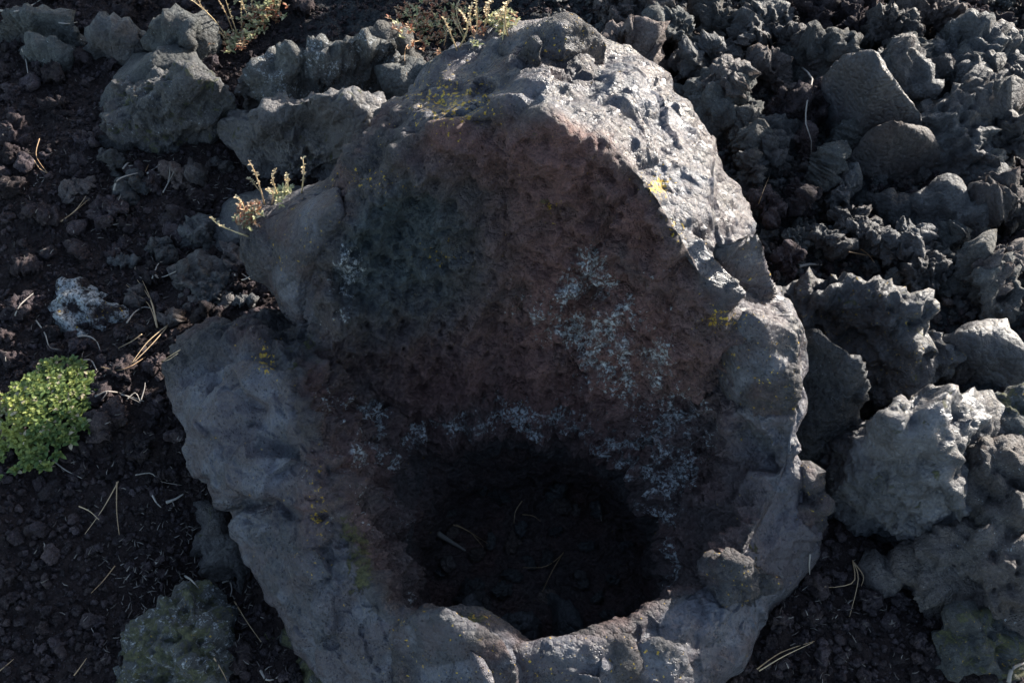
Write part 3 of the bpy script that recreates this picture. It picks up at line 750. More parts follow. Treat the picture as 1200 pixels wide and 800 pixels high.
S('boulder', 'low grey lump in the dark gravel under the largest right boulder', [(1018,660,.02),(1048,645,.05),(1075,660,.04),(1078,680,.0),(1030,682,-.01)], M_CLINK, 'rough', seed=81)
S('boulder', 'dark tilted rock in the shade beside the crumbly reddish mass', [(1065,655,.05),(1095,645,.08),(1118,670,.06),(1105,700,.0),(1070,690,.0)], M_CLINK, 'smooth', seed=82, smooth=.4)

CRAG = [
 ('bluish craggy mass filling the rubble right of the steep slab', [(1085,150,.08),(1095,95,.16),(1130,75,.2),(1172,95,.18),(1178,150,.14),(1160,205,.06),(1110,205,.04)], M_CLINK, 83),
 ('craggy greenish mass just beyond the sunlit flank of the crag', [(808,95,.12),(835,55,.18),(880,62,.18),(905,105,.14),(885,150,.06),(840,160,.03),(815,135,.06)], M_LICH, 84),
 ('brown crumbly lump at the top edge right of the back block', [(695,30,.16),(715,5,.22),(755,-4,.22),(770,25,.18),(745,48,.12)], M_RED, 85),
 ('grey crag with small hollows left of the thin white twig', [(878,135,.1),(905,108,.15),(935,112,.16),(942,150,.1),(925,195,.03),(888,190,.03)], M_CLINK, 86),
 ('rough grey mass on the top edge above the steep slab', [(940,40,.12),(965,10,.2),(1010,5,.2),(1030,35,.18),(1010,58,.14),(960,62,.1)], M_LICH, 87),
 ('dark brown lump with pale top right of the steep slab tip', [(1035,45,.16),(1050,15,.22),(1075,25,.22),(1082,80,.16),(1060,98,.12),(1040,80,.14)], M_CLINK, 88),
 ('wide crumbly mass in the top right corner', [(1090,40,.12),(1115,5,.2),(1170,-5,.2),(1215,20,.18),(1205,70,.1),(1150,85,.06),(1105,70,.08)], M_CLINK, 89),
 ('lichen spotted crag on the right edge above the smooth dark slab', [(1135,300,.12),(1160,270,.18),(1200,280,.2),(1210,340,.14),(1175,362,.1),(1145,345,.08)], M_LICH, 90),
]
for lab, pts, m_, sd_ in CRAG: stone('outcrop', lab, pts, m_, 'clinker', -0.1, 6, sd_, 'outcrop', amp=1.4, sharp=14)
scene.frame_set(1)
bpy.context.view_layer.update()
dg = bpy.context.evaluated_depsgraph_get()
def hit(px_, py_):
    """the surface point of the place seen at a photo point"""
    d = (CAM_Q @ Vector(((px_ - 600.0) / F, (400.0 - py_) / F, -1.0))).normalized()
    ok, loc, n, idx, ob, mt = scene.ray_cast(dg, CAM_LOC, d)
    return (loc, n, ob) if ok else (P(px_, py_, 0), Vector((0, 0, 1)), None)
def drop(x, y):
    ok, loc, n, idx, ob, mt = scene.ray_cast(dg, Vector((x, y, 3.0)), Vector((0, 0, -1)))
    return (loc, n, ob) if ok else (None, None, None)

# ------------------------------------------------------------------ loose stones
def variant(name, seed, style, level, mat, flat_=0.75):
    r_ = np.random.default_rng(seed)
    pts = r_.normal(size=(10, 3)); pts /= np.linalg.norm(pts, axis=1, keepdims=True)
    pts *= np.array([1, 0.55 + 0.4 * r_.random(), flat_ * (0.6 + 0.4 * r_.random())]) * 0.5
    v, f = stone_surface([Vector(p) * 0.1 for p in pts], level, seed, style, 44.0, 1.9)
    v = v / np.ptp(v, axis=0).max()
    return mesh_from(name, v, f, mat)
CINDERS = [variant('cinder_stone', 200 + i, ('rough', 'clinker', 'smooth')[i % 3], 4, M_CIND) for i in range(12)]
CLINKERS = [variant('clinker', 240 + i, ('clinker', 'rough')[i % 2], 5, (M_CLINK, M_LICH, M_CIND, M_RED, M_CLINK)[i % 5], 0.95) for i in range(10)]
PITS = [variant('pit_stone', 270 + i, ('smooth', 'rough')[i % 2], 4, (M_SLAB, M_CLINK, M_RED)[i % 3]) for i in range(6)]
def place(meshes, name, loc, size, label, cat, group, sink=0.25, squash=1.0):
    o = link(name, random.choice(meshes))
    o.location = loc + Vector((0, 0, size * (0.5 * 0.6 - sink)))
    o.rotation_euler = (random.uniform(-.5, .5), random.uniform(-.5, .5), random.uniform(0, 6.283))
    o.scale = (size, size * random.uniform(.8, 1.1), size * random.uniform(.8, 1.1) * squash)
    return tag(o, label, cat, group)

occupied = []
def free(x, y, r):
    for (a, b, q) in occupied:
        if (a - x) ** 2 + (b - y) ** 2 < (0.75 * (q + r)) ** 2: return False
    occupied.append((x, y, r)); return True

# clinker heap upper right: larger ones where the photo shows them, then fill
CL_MARKS = [((1020,105), 'the steep grey slab'), ((1055,178), 'the brownish wedge shaped rock'), ((845,150), 'the sunlit flank of the crag'), ((945,150), 'the long thin white twig'), ((985,320), 'the rock with yellow lichen'), ((1170,30), 'the top right corner'), ((1185,230), 'the right edge of the rubble'), ((750,25), 'the top of the crag'), ((930,30), 'the middle of the clinker field top'), ((1070,290), 'the grainy grey rock'), ((900,260), 'the orange upright needle')]
CI_MARKS = [((60,500), 'the green cushion plant'), ((95,350), 'the white lichened rock'), ((195,750), 'the mossy boulder'), ((180,190), 'the big knobbly boulder'), ((180,370), 'the fanned needle bundle'), ((245,660), 'the foot of the left lobe'), ((40,50), 'the top left corner'), ((20,770), 'the bottom left corner'), ((120,600), 'the narrow V of needles'), ((30,200), 'the left edge'), ((90,255), 'the straw needle spray'), ((240,310), 'the jutting upper slab'), ((300,230), 'the broad boulder'), ((280,770), 'the mossy broken ledge')]
CR_MARKS = [((915,770), 'the shining bent needle pair'), ((1000,680), 'the fanned thin needles'), ((960,600), 'the knobbly lump on the crag'), ((1080,750), 'the lower right corner rock'), ((1050,690), 'the low grey lump')]
def near_mark(marks, a, b):
    return min(marks, key=lambda m: math.hypot(m[0][0] - a, m[0][1] - b))[1]
clink_spots = [(820,75,62),(845,122,70),(790,45,50),(900,32,60),(948,24,58),(992,28,52),(936,62,56),(1045,45,52),(1066,72,56),(1122,62,58),(1152,98,52),(1088,108,48),(1132,146,60),(912,142,50),(950,132,48),(962,205,50),(898,255,44),(868,172,56),(932,242,44),(992,268,46),(1052,296,56),(1112,296,50),(1152,322,56),(1172,252,62),(1192,302,50),(1010,100,40),(870,60,50),(900,90,46),(840,30,48),(760,20,52),(720,15,50),(880,215,44),(980,230,40),(1015,290,44),(965,290,40),(930,290,34),(1180,170,56),(1190,60,50),(1160,30,56),(1090,20,54),(1035,8,54),(1190,120,46),(905,190,44),(985,160,40),(940,175,36),(1085,330,46),(1040,340,30)]
for (a, b, s) in clink_spots:
    w = P(a, b, 0.05); pxs = (w - CAM_LOC).length * math.cos(0.1) / F
    loc = Vector((w.x, w.y, float(gz(w.x, w.y))))
    occupied.append((w.x, w.y, s * pxs * .5))
    place(CLINKERS, 'clinker', loc, s * pxs * 1.5, 'knobbly grey clinker lump near ' + near_mark(CL_MARKS, a, b), 'lava rock', 'clinker lumps near ' + near_mark(CL_MARKS, a, b), 0.0)
n = 0
for _ in range(6000):
    if n >= 250: break
    x, y = random.uniform(0.15, 1.5), random.uniform(-0.05, 1.3)
    a, b = project(np.array([[x, y, 0.05]])); a, b = a[0], b[0]
    if not (700 < a < 1230 and -40 < b < 360) or (a < 900 and b > 0.9 * a - 520 + 130): continue
    l, nn, ob = drop(x, y)
    if ob is None or (ob.name.split('.')[0] in ('wall', 'rim_block', 'boulder', 'outcrop')): continue
    s = random.choice((.02, .026, .035, .045, .06, .075, .10))
    if not free(x, y, s * .42): continue
    place(CLINKERS, 'clinker', Vector((x, y, float(gz(x, y)))), s, 'knobbly grey clinker lump near ' + near_mark(CL_MARKS, a, b), 'lava rock', 'clinker lumps near ' + near_mark(CL_MARKS, a, b), 0.05); n += 1

# cinder stones on the open ground
big_spots = [(128,252,52),(235,235,40),(60,385,40),(130,500,60),(80,440,42),(55,250,44),(100,200,40),(20,160,48),(150,260,34),(75,130,50),(60,90,46),(130,140,36),(180,215,34),(30,310,38),(170,400,36),(150,440,44),(185,480,34),(195,560,32),(15,420,34),(60,575,30),(215,735,36),(280,770,40),(60,650,26),(45,620,28),(20,630,24),(110,645,24),(35,100,30),(160,200,30),(205,270,36),(180,320,40),(250,400,28),(90,290,36),(20,225,36),(30,480,44)]
rough_spots = [(128,190,44),(160,215,40),(205,205,36),(235,200,40),(215,255,44),(180,285,40),(232,275,46),(270,300,40),(215,325,50),(255,335,44),(245,375,40),(200,370,36),(285,355,36),(140,300,34),(105,165,40),(90,215,36),(255,190,36),(285,270,34),(160,340,36)]
for (a, b, s) in rough_spots:
    w = P(a, b, 0.02); pxs = (w - CAM_LOC).length / F
    occupied.append((w.x, w.y, s * pxs * .4))
    place([m_ for m_ in CLINKERS], 'clinker', Vector((w.x, w.y, float(gz(w.x, w.y)))), s * pxs * 1.2, 'rough half buried lump in the shade near ' + near_mark(CI_MARKS, a, b), 'lava rock', 'half buried lumps near ' + near_mark(CI_MARKS, a, b), 0.32)
cin_n = 0
def ok_ground(x, y):
    l, nn, ob = drop(x, y)
    return ob is not None and ob.name.split('.')[0] == 'lava_ground'
for (a, b, s) in big_spots:
    w = P(a, b, 0.01)
    pxs = (w - CAM_LOC).length / F
    occupied.append((w.x, w.y, s * pxs * .5))
    place(CINDERS, 'cinder_stone', Vector((w.x, w.y, float(gz(w.x, w.y)))), s * pxs * 0.95, 'larger dark cinder stone near ' + near_mark(CI_MARKS, a, b), 'stone', 'larger cinder stones near ' + near_mark(CI_MARKS, a, b), 0.2, .9); cin_n += 1
for _ in range(9000):
    if cin_n >= 262: break
    a, b = random.uniform(-10, 420), random.uniform(-10, 800)
    w = P(a, b, 0.0)
    lower = b > 540
    s = (random.uniform(10, 17) if lower else random.choice((11, 13, 15, 18, 22, 28, 34))) * (w - CAM_LOC).length / F
    if not ok_ground(w.x, w.y) or not free(w.x, w.y, s * .42): continue
    top_ = b < 60
    place(CINDERS, 'cinder_stone', Vector((w.x, w.y, float(gz(w.x, w.y)))), s * 1.1, 'small dark brown cinder stone near ' + near_mark(CI_MARKS, a, b), 'stone', 'small cinder stones near ' + near_mark(CI_MARKS, a, b), 0.15, .9); cin_n += 1
nr = 0
for _ in range(4000):
    if nr >= 70: break
    a, b = random.uniform(830, 1190), random.uniform(560, 800)
    w = P(a, b, 0.0)
    s = random.choice((11, 13, 15, 18, 24, 30)) * (w - CAM_LOC).length / F
    if not ok_ground(w.x, w.y) or not free(w.x, w.y, s * .42): continue
    place(CINDERS, 'cinder_stone', Vector((w.x, w.y, float(gz(w.x, w.y)))), s * 1.1, 'small dark cinder stone near ' + near_mark(CR_MARKS, a, b), 'stone', 'small cinder stones near ' + near_mark(CR_MARKS, a, b), 0.15, .9); nr += 1

# gravel nobody could count: points that carry small worn stones
GRAV = bpy.data.collections.new('gravel_kinds')
for i in range(7):
    me = variant('gravel_grain', 300 + i, ('rough', 'clinker')[i % 2], 2, M_CIND, 0.8)
    GRAV.objects.link(bpy.data.objects.new('gravel_grain', me))
GRAV2 = bpy.data.collections.new('rubble_kinds')
for i in range(7):
    me = variant('rubble_grain', 320 + i, ('clinker', 'rough')[i % 2], 3, (M_CLINK, M_RED, M_CIND, M_CLINK, M_LICH, M_RED, M_CLINK)[i], 0.9)
    GRAV2.objects.link(bpy.data.objects.new('rubble_grain', me))
def scatter(name, label, pts, scales, GRAV=GRAV):
    n = len(pts)
    me = bpy.data.meshes.new(name)
    me.vertices.add(n); me.vertices.foreach_set('co', np.asarray(pts, np.float32).ravel())
    a = me.attributes.new('size', 'FLOAT', 'POINT'); a.data.foreach_set('value', np.asarray(scales, np.float32))
    o = link(name, me); tag(o, label, None, None, 'stuff')
    ng = bpy.data.node_groups.new(name, 'GeometryNodeTree')
    ng.interface.new_socket('Geometry', in_out='INPUT', socket_type='NodeSocketGeometry')
    ng.interface.new_socket('Geometry', in_out='OUTPUT', socket_type='NodeSocketGeometry')
    N = NT(ng)
    gi = N.new('NodeGroupInput'); go = N.new('NodeGroupOutput')
    ci = N.new('GeometryNodeCollectionInfo'); ci.inputs['Collection'].default_value = GRAV
    ci.inputs['Separate Children'].default_value = True; ci.inputs['Reset Children'].default_value = True
    iop = N.new('GeometryNodeInstanceOnPoints'); iop.inputs['Pick Instance'].default_value = True
    rv = N.new('FunctionNodeRandomValue', data_type='FLOAT_VECTOR'); rv.inputs['Max'].default_value = (6.28, 6.28, 6.28)
    ri = N.new('FunctionNodeRandomValue', data_type='INT'); ri.inputs[4].default_value = 0; ri.inputs[5].default_value = 6
    na = N.new('GeometryNodeInputNamedAttribute', data_type='FLOAT'); na.inputs['Name'].default_value = 'size'
    N.ln(gi.outputs[0], iop.inputs['Points']); N.ln(ci.outputs[0], iop.inputs['Instance'])
    N.ln(rv.outputs[0], iop.inputs['Rotation']); N.ln(ri.outputs[2], iop.inputs['Instance Index']); N.ln(na.outputs[0], iop.inputs['Scale'])
    N.ln(iop.outputs[0], go.inputs[0])
    md = o.modifiers.new('scatter', 'NODES'); md.node_group = ng
    return o
gp, gs = [], []
n = 62000
xs = rng.uniform(-1.5, 1.5, n); ys = rng.uniform(-0.8, 1.25, n)
zs = gz(xs, ys); ga, gb = project(np.stack([xs, ys, zs], 1))
ca = np.arctan2(ys - ctr[1], xs - ctr[0]); cr = np.hypot(xs - ctr[0], ys - ctr[1])
okm = (cr > 0.87 * np.interp(ca, oa[o_], orad[o_], period=2 * np.pi)) & (ga > -30) & (ga < 1230) & (gb > -30) & (gb < 830)
sz = 0.0045 + 0.016 * rng.random(n) ** 3
gp = np.stack([xs, ys, zs + 0.1 * sz], 1)[okm]; gs = sz[okm]
scatter('cinder_gravel', 'fine dark cinder gravel between the stones', gp, gs)

n = 9000
xs = rng.uniform(0.05, 1.5, n); ys = rng.uniform(-0.2, 1.3, n); zs = gz(xs, ys)
ga, gb = project(np.stack([xs, ys, zs], 1))
ca = np.arctan2(ys - ctr[1], xs - ctr[0]); cr = np.hypot(xs - ctr[0], ys - ctr[1])
okm = (cr > 0.9 * np.interp(ca, oa[o_], orad[o_], period=2 * np.pi)) & (ga > 640) & (ga < 1230) & (gb > -30) & (gb < 380)
sz = 0.010 + 0.022 * rng.random(n) ** 2
scatter('clinker_rubble', 'small sharp clinker rubble between the larger lumps', np.stack([xs, ys, zs + 0.25 * sz], 1)[okm], sz[okm], GRAV2)

# rubble on the floor of the pit
PIT_MARKS = [((525,640), 'the short stout stick'), ((580,700), 'the pale flat slab'), ((610,600), 'the far wall'), ((650,660), 'the long bent needle'), ((700,610), 'the pale peg of wood'), ((705,710), 'the long splintered slab')]
def pit_stone(a, b, s):
    l, nn, ob = hit(a, b)
    pxs = (l - CAM_LOC).length / F
    place(PITS, 'pit_stone', l, s * pxs, 'dark broken stone on the pit floor near ' + near_mark(PIT_MARKS, a, b), 'stone', 'pit floor stones near ' + near_mark(PIT_MARKS, a, b), 0.1)
for (a, b, s) in [(585,580,28),(560,575,24),(650,580,34),(655,595,26),(530,625,22),(600,640,30),(610,620,24),(575,635,22),(525,660,24),(515,670,18),(560,690,32),(600,675,26),(590,695,26),(545,700,34),(675,600,16),(650,625,18),(680,680,24),(690,640,22),(700,700,20),(720,680,18),(640,700,22),(620,660,20),(700,600,22),(560,650,20),(640,655,26),(530,600,20),(735,640,18),(715,725,22),(670,735,22),(570,710,20)]:
    pit_stone(a, b, s)
def slab_in_pit(label, pts, base, seed):
    stone('pit_slab', label, pts, M_SLAB, 'smooth', base, 4, seed, 'stone', smooth=.9, sharp=30)
slab_in_pit('pale flat slab lying at the near side of the pit floor', [(568,728,-0.23),(600,714,-0.20),(622,712,-0.20),(632,728,-0.22),(625,748,-0.24),(600,760,-0.25)], -.33, 91)
slab_in_pit('long splintered slab lying on the right of the pit floor', [(645,690,-0.25),(662,700,-0.23),(690,745,-0.23),(678,760,-0.25),(660,745,-0.26)], -.33, 92)
slab_in_pit('upright brown shard at the left of the pit floor', [(540,700,-0.23),(552,692,-0.21),(566,715,-0.23),(560,735,-0.27),(540,728,-0.27)], -.33, 93)

# ------------------------------------------------------------------ litter
bpy.context.view_layer.update()
dg = bpy.context.evaluated_depsgraph_get()
def on(a, b, lift=0.005):
    l, nn, ob = hit(a, b)
    return l + Vector((0, 0, lift)) + nn * 0.001
def path(pts, n=9, lift=0.003, follow=0.35):
    """a stiff piece lying on the surface: ends touch, the middle is bridged"""
    w = [on(a, b, lift) for a, b in pts]
    out = []
    m = len(w) - 1
    for i in range(n + 1):
        t_ = i / n * m; k = min(int(t_), m - 1); u = t_ - k
        p0, p1, p2, p3 = w[max(k - 1, 0)], w[k], w[k + 1], w[min(k + 2, m)]
        out.append(0.5 * ((2 * p1) + (p2 - p0) * u + (2 * p0 - 5 * p1 + 4 * p2 - p3) * u * u + (3 * p1 - p0 - 3 * p2 + p3) * u ** 3))
    return out
def litter(name, label, cat, strands, r, mat, group=None, tint=0.6, taper=True, sides=5, lift=0.006):
    if 'thin white twig' in label: lift = 0.014
    mb = MB(); first = None
    for s in strands:
        p = path(s, 10, lift)
        if first is None: first = p[0]
        tn = min(1, max(0, tint + random.uniform(-.25, .25)))
        rr = [r * (1 - 0.65 * (i / (len(p) - 1)) * taper) for i in range(len(p))]
        mb.tube(p, rr, sides, (tn, 0, 0))
    o = mb.build(name, mat, None, first); o.location = first
    return tag(o, label, cat, group)
ND = [
 ('two long pale pine needles crossed in a narrow V on the dark gravel', [[(140,566),(122,598),(101,627)],[(138,566),(138,600),(141,628)]], 0.8),
 ('short pale twiglet crossing the narrow V of pine needles', [[(94,594),(106,600),(118,610)]], .9),
 ('rusty single pine needle above the mossy boulder', [[(136,664),(122,682),(108,696)]], .25),
 ('bundle of pale pine needles fanning up beside the white lichened rock', [[(185,386),(175,358),(149,336)],[(185,386),(178,355),(162,330)],[(186,386),(180,358),(168,331)]], .8),
 ('pair of long pale needles pointing down left toward the green plant', [[(199,382),(175,402),(155,428)],[(198,384),(178,406),(157,427)]], .85),
 ('short straw coloured needle left of the long pale pair', [[(168,393),(155,402),(140,410)]], .8),
 ('two short needles beside the left lobe of the crag', [[(212,412),(200,420),(189,426)],[(210,416),(200,423),(192,426)]], .8),
 ('curved brown needle trailing right from the green plant', [[(120,432),(140,435),(155,430),(172,420)]], .35),
 ('spray of straw needles on the left ground below the big boulder', [[(72,262),(88,250),(106,235)],[(73,262),(90,248),(102,232)]], .75),
 ('thin curved brown needle above the pale straw spray', [[(47,165),(44,185),(57,205)],[(41,190),(48,200),(56,205)]], .3),
 ('bent pine needle pair shining at the bottom right of the crag', [[(886,785),(915,765),(954,752)],[(888,787),(918,770),(952,754)]], .75),
 ('thin needles fanned in the gravel pocket under the largest right boulder', [[(998,658),(1004,680),(994,724)],[(998,658),(1000,682),(978,689),(965,688)],[(998,659),(1010,675),(1008,688)]], .6),
 ('orange brown needles on the yellow mossy rock right of the crag', [[(1008,294),(1016,300),(1024,310)],[(994,297),(1020,302),(1044,305)]], .4),
 ('single orange needle upright against the sunlit flank', [[(888,242),(894,225),(901,208)]], .35),
 ('curled tan needle hanging over the mossy lump', [[(494,50),(478,55),(474,70),(477,92)]], .5),
 ('pale tan needles lying over the dry reddish plant', [[(486,18),(500,24),(516,15)],[(494,34),(506,28),(515,18)]], .6),
 ('rusty needle at the bottom left corner', [[(0,788),(10,780),(18,773)]], .3),
 ('rusty needle in the gravel left of the mossy boulder', [[(88,792),(96,782),(103,772)]], .3),
 ('short pale needle right of the mossy boulder', [[(252,772),(260,786),(266,798)]], .7),
 ('straight pale needle against the foot of the crag, lower left', [[(276,706),(290,730),(307,752)]], .8),
 ('brown needle in the gravel above the V of needles', [[(175,800-605),(170,205),(160,210)]], .3),
 ('thin needles on the far side of the pit floor', [[(612,588),(604,600),(602,614)],[(612,604),(625,606),(633,612)]], .7),
 ('long bent needle across the middle of the pit floor', [[(660,648),(648,668),(636,694)],[(660,650),(640,664),(612,666)]], .6),
 ('bunch of curved needles at the left of the pit floor', [[(531,616),(550,624),(566,642)],[(535,616),(556,628),(572,638)]], .65),
]
for lab, st, tn in ND:
    litter('pine_needles', lab, 'pine needles', st, 0.0013, M_NEEDLE, 'fallen pine needles', tn)
TW = [
 ('thin white twig curving down the clinker rubble at upper right', [[(938,85),(950,98),(944,125),(943,150),(949,170),(948,192)]], .0026, .98),
 ('short stout stick in the dark pit, left side', [[(513,626),(528,636),(545,646)]], .0075, .4),
 ('small pale peg of wood on the right of the pit floor', [[(702,594),(705,612)]], .0035, .6),
 ('short bleached stick by the yellow mossy rock at right', [[(935,314),(948,312),(962,312)]], .0045, .8),
 ('grey root curling out right of the green plant', [[(113,466),(126,460),(120,470)],[(126,460),(140,462),(150,466),(166,474)]], .002, .6),
 ('forked bleached twig right of the green plant', [[(143,464),(158,468),(170,472)],[(166,472),(170,458),(171,450)],[(150,470),(160,462),(166,474)]], .0016, .9),
 ('white hooked twig at the tip of the green plant', [[(98,424),(108,424),(113,432),(114,436)]], .0024, .95),
 ('curved pale rootlet above the green plant', [[(92,396),(105,396),(114,402),(118,412)]], .0022, .8),
 ('thin grey twig on the left ground above the white lichen', [[(18,375),(24,360),(40,346)]], .0018, .7),
 ('wiry twig below the white lichened rock', [[(44,378),(54,392),(59,408),(70,411)]], .0018, .7),
 ('curved silvery twig beside the bundle of needles', [[(150,380),(158,368),(170,362),(180,364)]], .002, .85),
 ('thin wire like twig above the bundle of needles', [[(180,328),(186,312),(192,308)],[(182,324),(192,326),(208,320)]], .002, .85),
 ('pale splayed twig in the hollow by the jutting slab', [[(270,318),(282,322),(294,330)],[(276,324),(284,330),(296,325)]], .0022, .9),
 ('bleached twig in the shade under the big knobbly boulder', [[(135,225),(140,212),(162,205)],[(145,200),(150,194),(155,193)]], .0026, .95),
 ('short white twig under the big knobbly boulder', [[(174,205),(182,200),(188,195)]], .0024, .95),
 ('forked grey twig below the big knobbly boulder', [[(192,228),(200,212),(206,200)],[(198,216),(200,206),(200,198)]], .0018, .7),
 ('dark vertical twig left of the big knobbly boulder', [[(27,60),(31,72),(34,88)]], .0022, .85),
 ('long pale twig at the top left corner', [[(0,15),(22,16),(40,8),(48,2)]], .003, .9),
 ('thin twig on the top edge beside the dark blocky rock', [[(70,29),(82,30),(92,28)]], .0022, .85),
 ('pale chip of wood low on the left, by the ledge', [[(196,590),(206,586),(216,580)]], .0035, .75),
 ('bent pale twig just below the chip of wood', [[(180,582),(184,590),(190,596)]], .0022, .85),
 ('short twig at the gravel edge under the left lobe', [[(218,676),(226,682),(234,690)]], .0024, .85),
 ('white curved rootlet above the mossy ledge', [[(262,684),(270,682),(273,692),(270,700)]], .002, .9),
 ('white curled twig below the mossy boulder at right', [[(306,786),(312,796),(322,797)]], .0026, .9),
 ('thin stem trailing under the green plant', [[(62,540),(78,552),(98,562)]], .0018, .7),
 ('long hairlike twig across the gravel under the ledge', [[(160,558),(178,556),(190,565),(214,570)]], .0014, .6),
 ('thin twig standing beside the outer foot of the crag', [[(948,650),(947,662),(948,674)]], .0022, .8),
 ('curled white twig in the lower right corner', [[(1180,800),(1184,785),(1196,778),(1206,776)]], .004, .9),
]
for lab, st, r_, tn in TW:
    litter('twig', lab, 'twig', st, r_, M_TWIG, 'bleached twigs', tn)
# uncounted crumbs of dry litter
def crumbs(name, label, n, box, mat, rmin, rmax, seed):
    r_ = random.Random(seed); mb = MB()
    for _ in range(n * 4):
        if len(mb.c) > n * 12: break
        a, b = r_.gauss(box[0], box[2]), r_.gauss(box[1], box[3])
        l, nn, ob = hit(a, b)
        if ob is None or ob.name.split('.')[0] not in ('lava_ground', 'cinder_stone'): continue
        ang = r_.uniform(0, 3.14); L = r_.uniform(.005, .016)
        d = Vector((math.cos(ang), math.sin(ang), r_.uniform(-.2, .2))) * L
        s_ = d.cross(Vector((0, 0, 1))) * r_.uniform(-.12, .12)
        l = l + Vector((0, 0, .003)); rr = r_.uniform(rmin, rmax)
        mb.tube([l - d * .5, l + s_, l + d * .5], [rr, rr * .9, rr * .4], 4, (r_.random() ** 2 * .8, 0, 0))
    o = mb.build(name, mat); tag(o, label, None, None, 'stuff')
crumbs('dry_litter', 'crumbs of dry twig and bark on the gravel', 260, (225, 690, 60, 70), M_TWIG, .0006, .0014, 3)
crumbs('dry_litter', 'crumbs of dry twig in the left ground', 200, (120, 380, 90, 130), M_TWIG, .0006, .0013, 4)
crumbs('dry_litter', 'crumbs of dry twig below the large boulders', 120, (190, 200, 90, 50), M_TWIG, .0006, .0013, 5)
crumbs('dry_litter', 'crumbs of dry twig in the right gravel pocket', 80, (980, 720, 70, 50), M_TWIG, .0006, .0012, 6)

# ------------------------------------------------------------------ plants
def cushion():
    base = on(60, 500, 0)
    root = tag(link('cushion_plant', None, None, base), 'low bright green cushion plant growing on the dark gravel', 'plant')
    outline = [(28,470),(60,445),(92,424),(108,440),(114,478),(100,505),(92,525),(62,540),(20,555),(8,530),(14,500),(10,480)]
    def inside_poly(x, y):
        c = False; j = len(outline) - 1
        for i in range(len(outline)):
            xi, yi = outline[i]; xj, yj = outline[j]
            if (yi > y) != (yj > y) and x < (xj - xi) * (y - yi) / (yj - yi) + xi: c = not c
            j = i
        return c
    mb = MB(); n = 0
    while n < 340:
        a, b = random.uniform(0, 118), random.uniform(420, 562)
        if not inside_poly(a + random.gauss(0, 7), b + random.gauss(0, 7)): continue
        n += 1
        e = 1 - min(1, math.hypot((a - 60) / 60, (b - 490) / 70))
        w = P(a, b, 0.012); w.z = float(gz(w.x, w.y))
        tip = w + Vector((random.gauss(0, .006), random.gauss(0, .006), 0.008 + 0.055 * e ** .7 * random.uniform(.5, 1.1)))
        yel = max(0, 1 - math.hypot((a - 28) / 32, (b - 505) / 45))
        tint = min(1, max(0, random.gauss(0.15, .13) + 0.75 * yel))
        if n % 12 == 0:
            st = MB(); st.tube([w + (w - tip) * .1, (w + tip) / 2 + Vector((.003, 0, 0)), tip], [.0016, .0013, .001], 4, (tint, 0, 0.5)); st.build('stem', M_TWIG, root, base)
        for ring, (cnt, tilt, L) in enumerate(((5, .25, .0145), (4, .9, .0115), (2, 1.3, .008))):
            a0 = random.uniform(0, 6.28)
            for k in range(cnt):
                an = a0 + k * 6.283 / cnt + random.uniform(-.3, .3)
                dr = Vector((math.cos(an), math.sin(an), math.tan(min(1.3, tilt + random.uniform(-.2, .2)))))
                mb.leaf(tip + Vector((0, 0, .003 * ring)), dr, (0, 0, 1), L * random.uniform(.45, 1.3), L * .55, (min(1, tint + .12 * ring), 0, 0.85 if random.random() < .05 else 0))
    o = mb.build('foliage', M_LEAF, root, base); o['kind'] = 'stuff'
cushion()

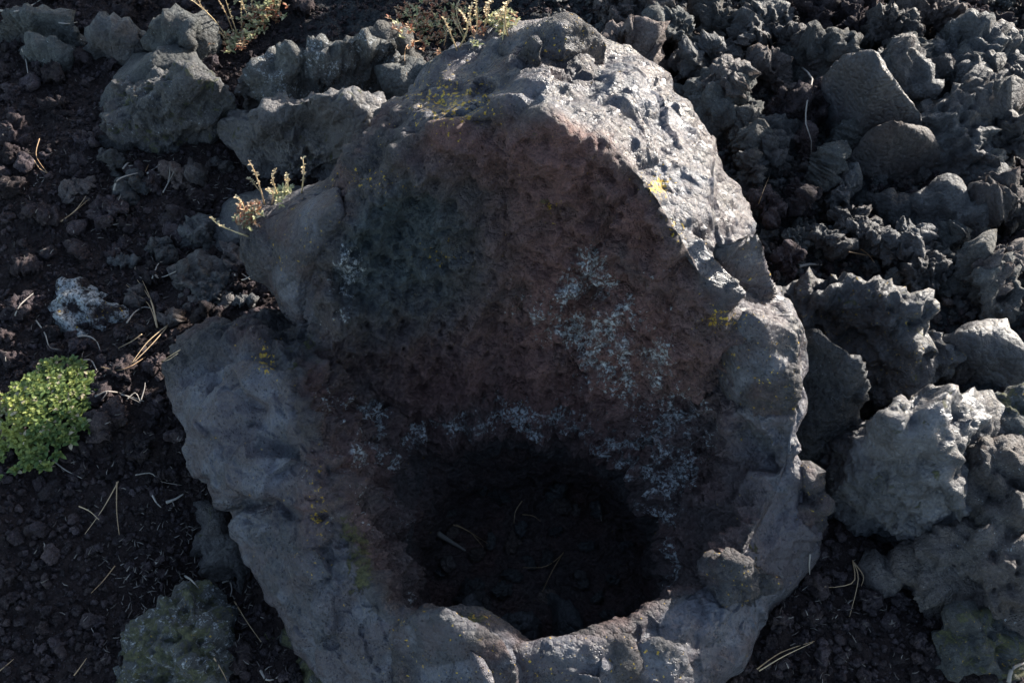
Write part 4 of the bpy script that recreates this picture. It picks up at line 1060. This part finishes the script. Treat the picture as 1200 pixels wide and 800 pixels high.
def dry_plant(name, label, base_px, stalks, rosettes, mat_leaf, seed, group='dry flowering plants', z_tip=0.12, leaf=.012):
    r_ = random.Random(seed)
    base = on(base_px[0], base_px[1], 0)
    root = tag(link(name, None, None, base), label, 'plant', group)
    for (a, b, c, d, h) in stalks:
        w = on(a, b, -0.004)
        tip = P(c, d, w.z + h)
        side = Vector((r_.gauss(0, .006), r_.gauss(0, .006), 0))
        pts = [w + (tip - w) * t_ + side * math.sin(math.pi * t_) + Vector((0, 0, .01 * math.sin(math.pi * t_))) for t_ in (0, .2, .4, .6, .8, 1)]
        mb = MB(); tn = r_.uniform(.35, 1)
        mb.tube(pts, [.0016, .0015, .0014, .0012, .0010, .0008], 5, (tn, r_.choice((0, .15, .3)), 0))
        for k in range(16):                                            # dried seed heads and husks up the stalk
            t_ = r_.uniform(.3, 1.0); q = w + (tip - w) * t_ + side * math.sin(math.pi * t_) + Vector((0, 0, .01 * math.sin(math.pi * t_)))
            an = r_.uniform(0, 6.28)
            mb.leaf(q, Vector((math.cos(an), math.sin(an), .7)), (0, 0, 1), r_.uniform(.004, .008), .004, (r_.random(), 0, r_.choice((0, .5, .8))))
        mb.build('stalk', M_STRAW, root, base)
    mb = MB()
    for (a, b, spread, cnt, red, h) in rosettes:
        for _ in range(int(cnt * 3.2)):
            w = on(a + r_.gauss(0, spread), b + r_.gauss(0, spread * .7), 0)
            q = w + Vector((0, 0, r_.uniform(0, h)))
            rd = r_.random() < red
            for k in range(7):
                an = r_.uniform(0, 6.28)
                mb.leaf(q, Vector((math.cos(an), math.sin(an), r_.uniform(.1, 1.6))), (0, 0, 1), leaf * r_.uniform(.6, 1.5), leaf * .42, (r_.random(), r_.uniform(.5, .95) if rd else 0, r_.choice((0, 0, .6))))
    o = mb.build('foliage', mat_leaf, root, base); o['kind'] = 'stuff'
    return root
dry_plant('dry_plant', 'tall dry flower stalks with green and red leaf tufts on the top edge', (290, 62),
  [(272,54,214,-6,.16),(268,48,230,-6,.16),(275,42,248,-10,.17),(280,45,262,-8,.16),(284,38,283,-10,.14),(298,25,296,-10,.10),(296,30,282,-4,.12),(326,18,330,-8,.09),(322,22,326,-8,.08),(266,56,252,40,.05)],
  [(305,28,10,16,.5,.045),(318,22,10,14,.45,.05),(275,55,8,10,.3,.02),(310,10,8,10,.0,.05),(290,45,10,10,.45,.02)], M_SEDUM, 1)
dry_plant('dry_plant', 'mat of reddish dry leaves with pale stalks behind the crag', (530, 30),
  [(538,54,540,14,.06),(545,42,538,0,.08),(555,40,553,6,.07),(560,38,558,-4,.08),(566,36,572,4,.07),(575,30,578,2,.07),(590,45,592,4,.08),(596,42,602,-4,.09),(536,58,520,22,.06),(520,54,519,20,.05),(546,50,530,20,.06),(585,36,590,12,.05)],
  [(490,38,14,22,.6,.012),(510,30,18,26,.65,.012),(530,20,18,22,.6,.012),(560,28,16,14,.35,.02),(590,30,8,12,.25,.02),(478,20,10,10,.5,.01)], M_SEDUM, 2, leaf=.010)
dry_plant('dry_plant', 'small dry plant with pale stalks on the jutting upper left slab', (300, 240),
  [(310,240,291,188,.10),(307,226,291,210,.05),(318,240,311,222,.04),(327,232,324,197,.07),(338,228,336,203,.05),(353,226,355,186,.08),(287,248,274,232,.04),(292,276,247,254,.06)],
  [(296,252,7,10,.75,.01),(328,230,6,6,.0,.012),(337,229,5,5,.0,.01),(290,264,6,8,.7,.008)], M_SEDUM, 3, leaf=.010)
dry_plant('dry_plant', 'pinkish dry tuft at the left edge beside the green cushion', (4, 478),
  [(8,470,-8,456,.03),(6,490,-10,470,.04),(4,520,-14,505,.03)],
  [(2,480,6,12,.55,.015),(2,510,5,9,.4,.015)], M_SEDUM, 4, leaf=.012)
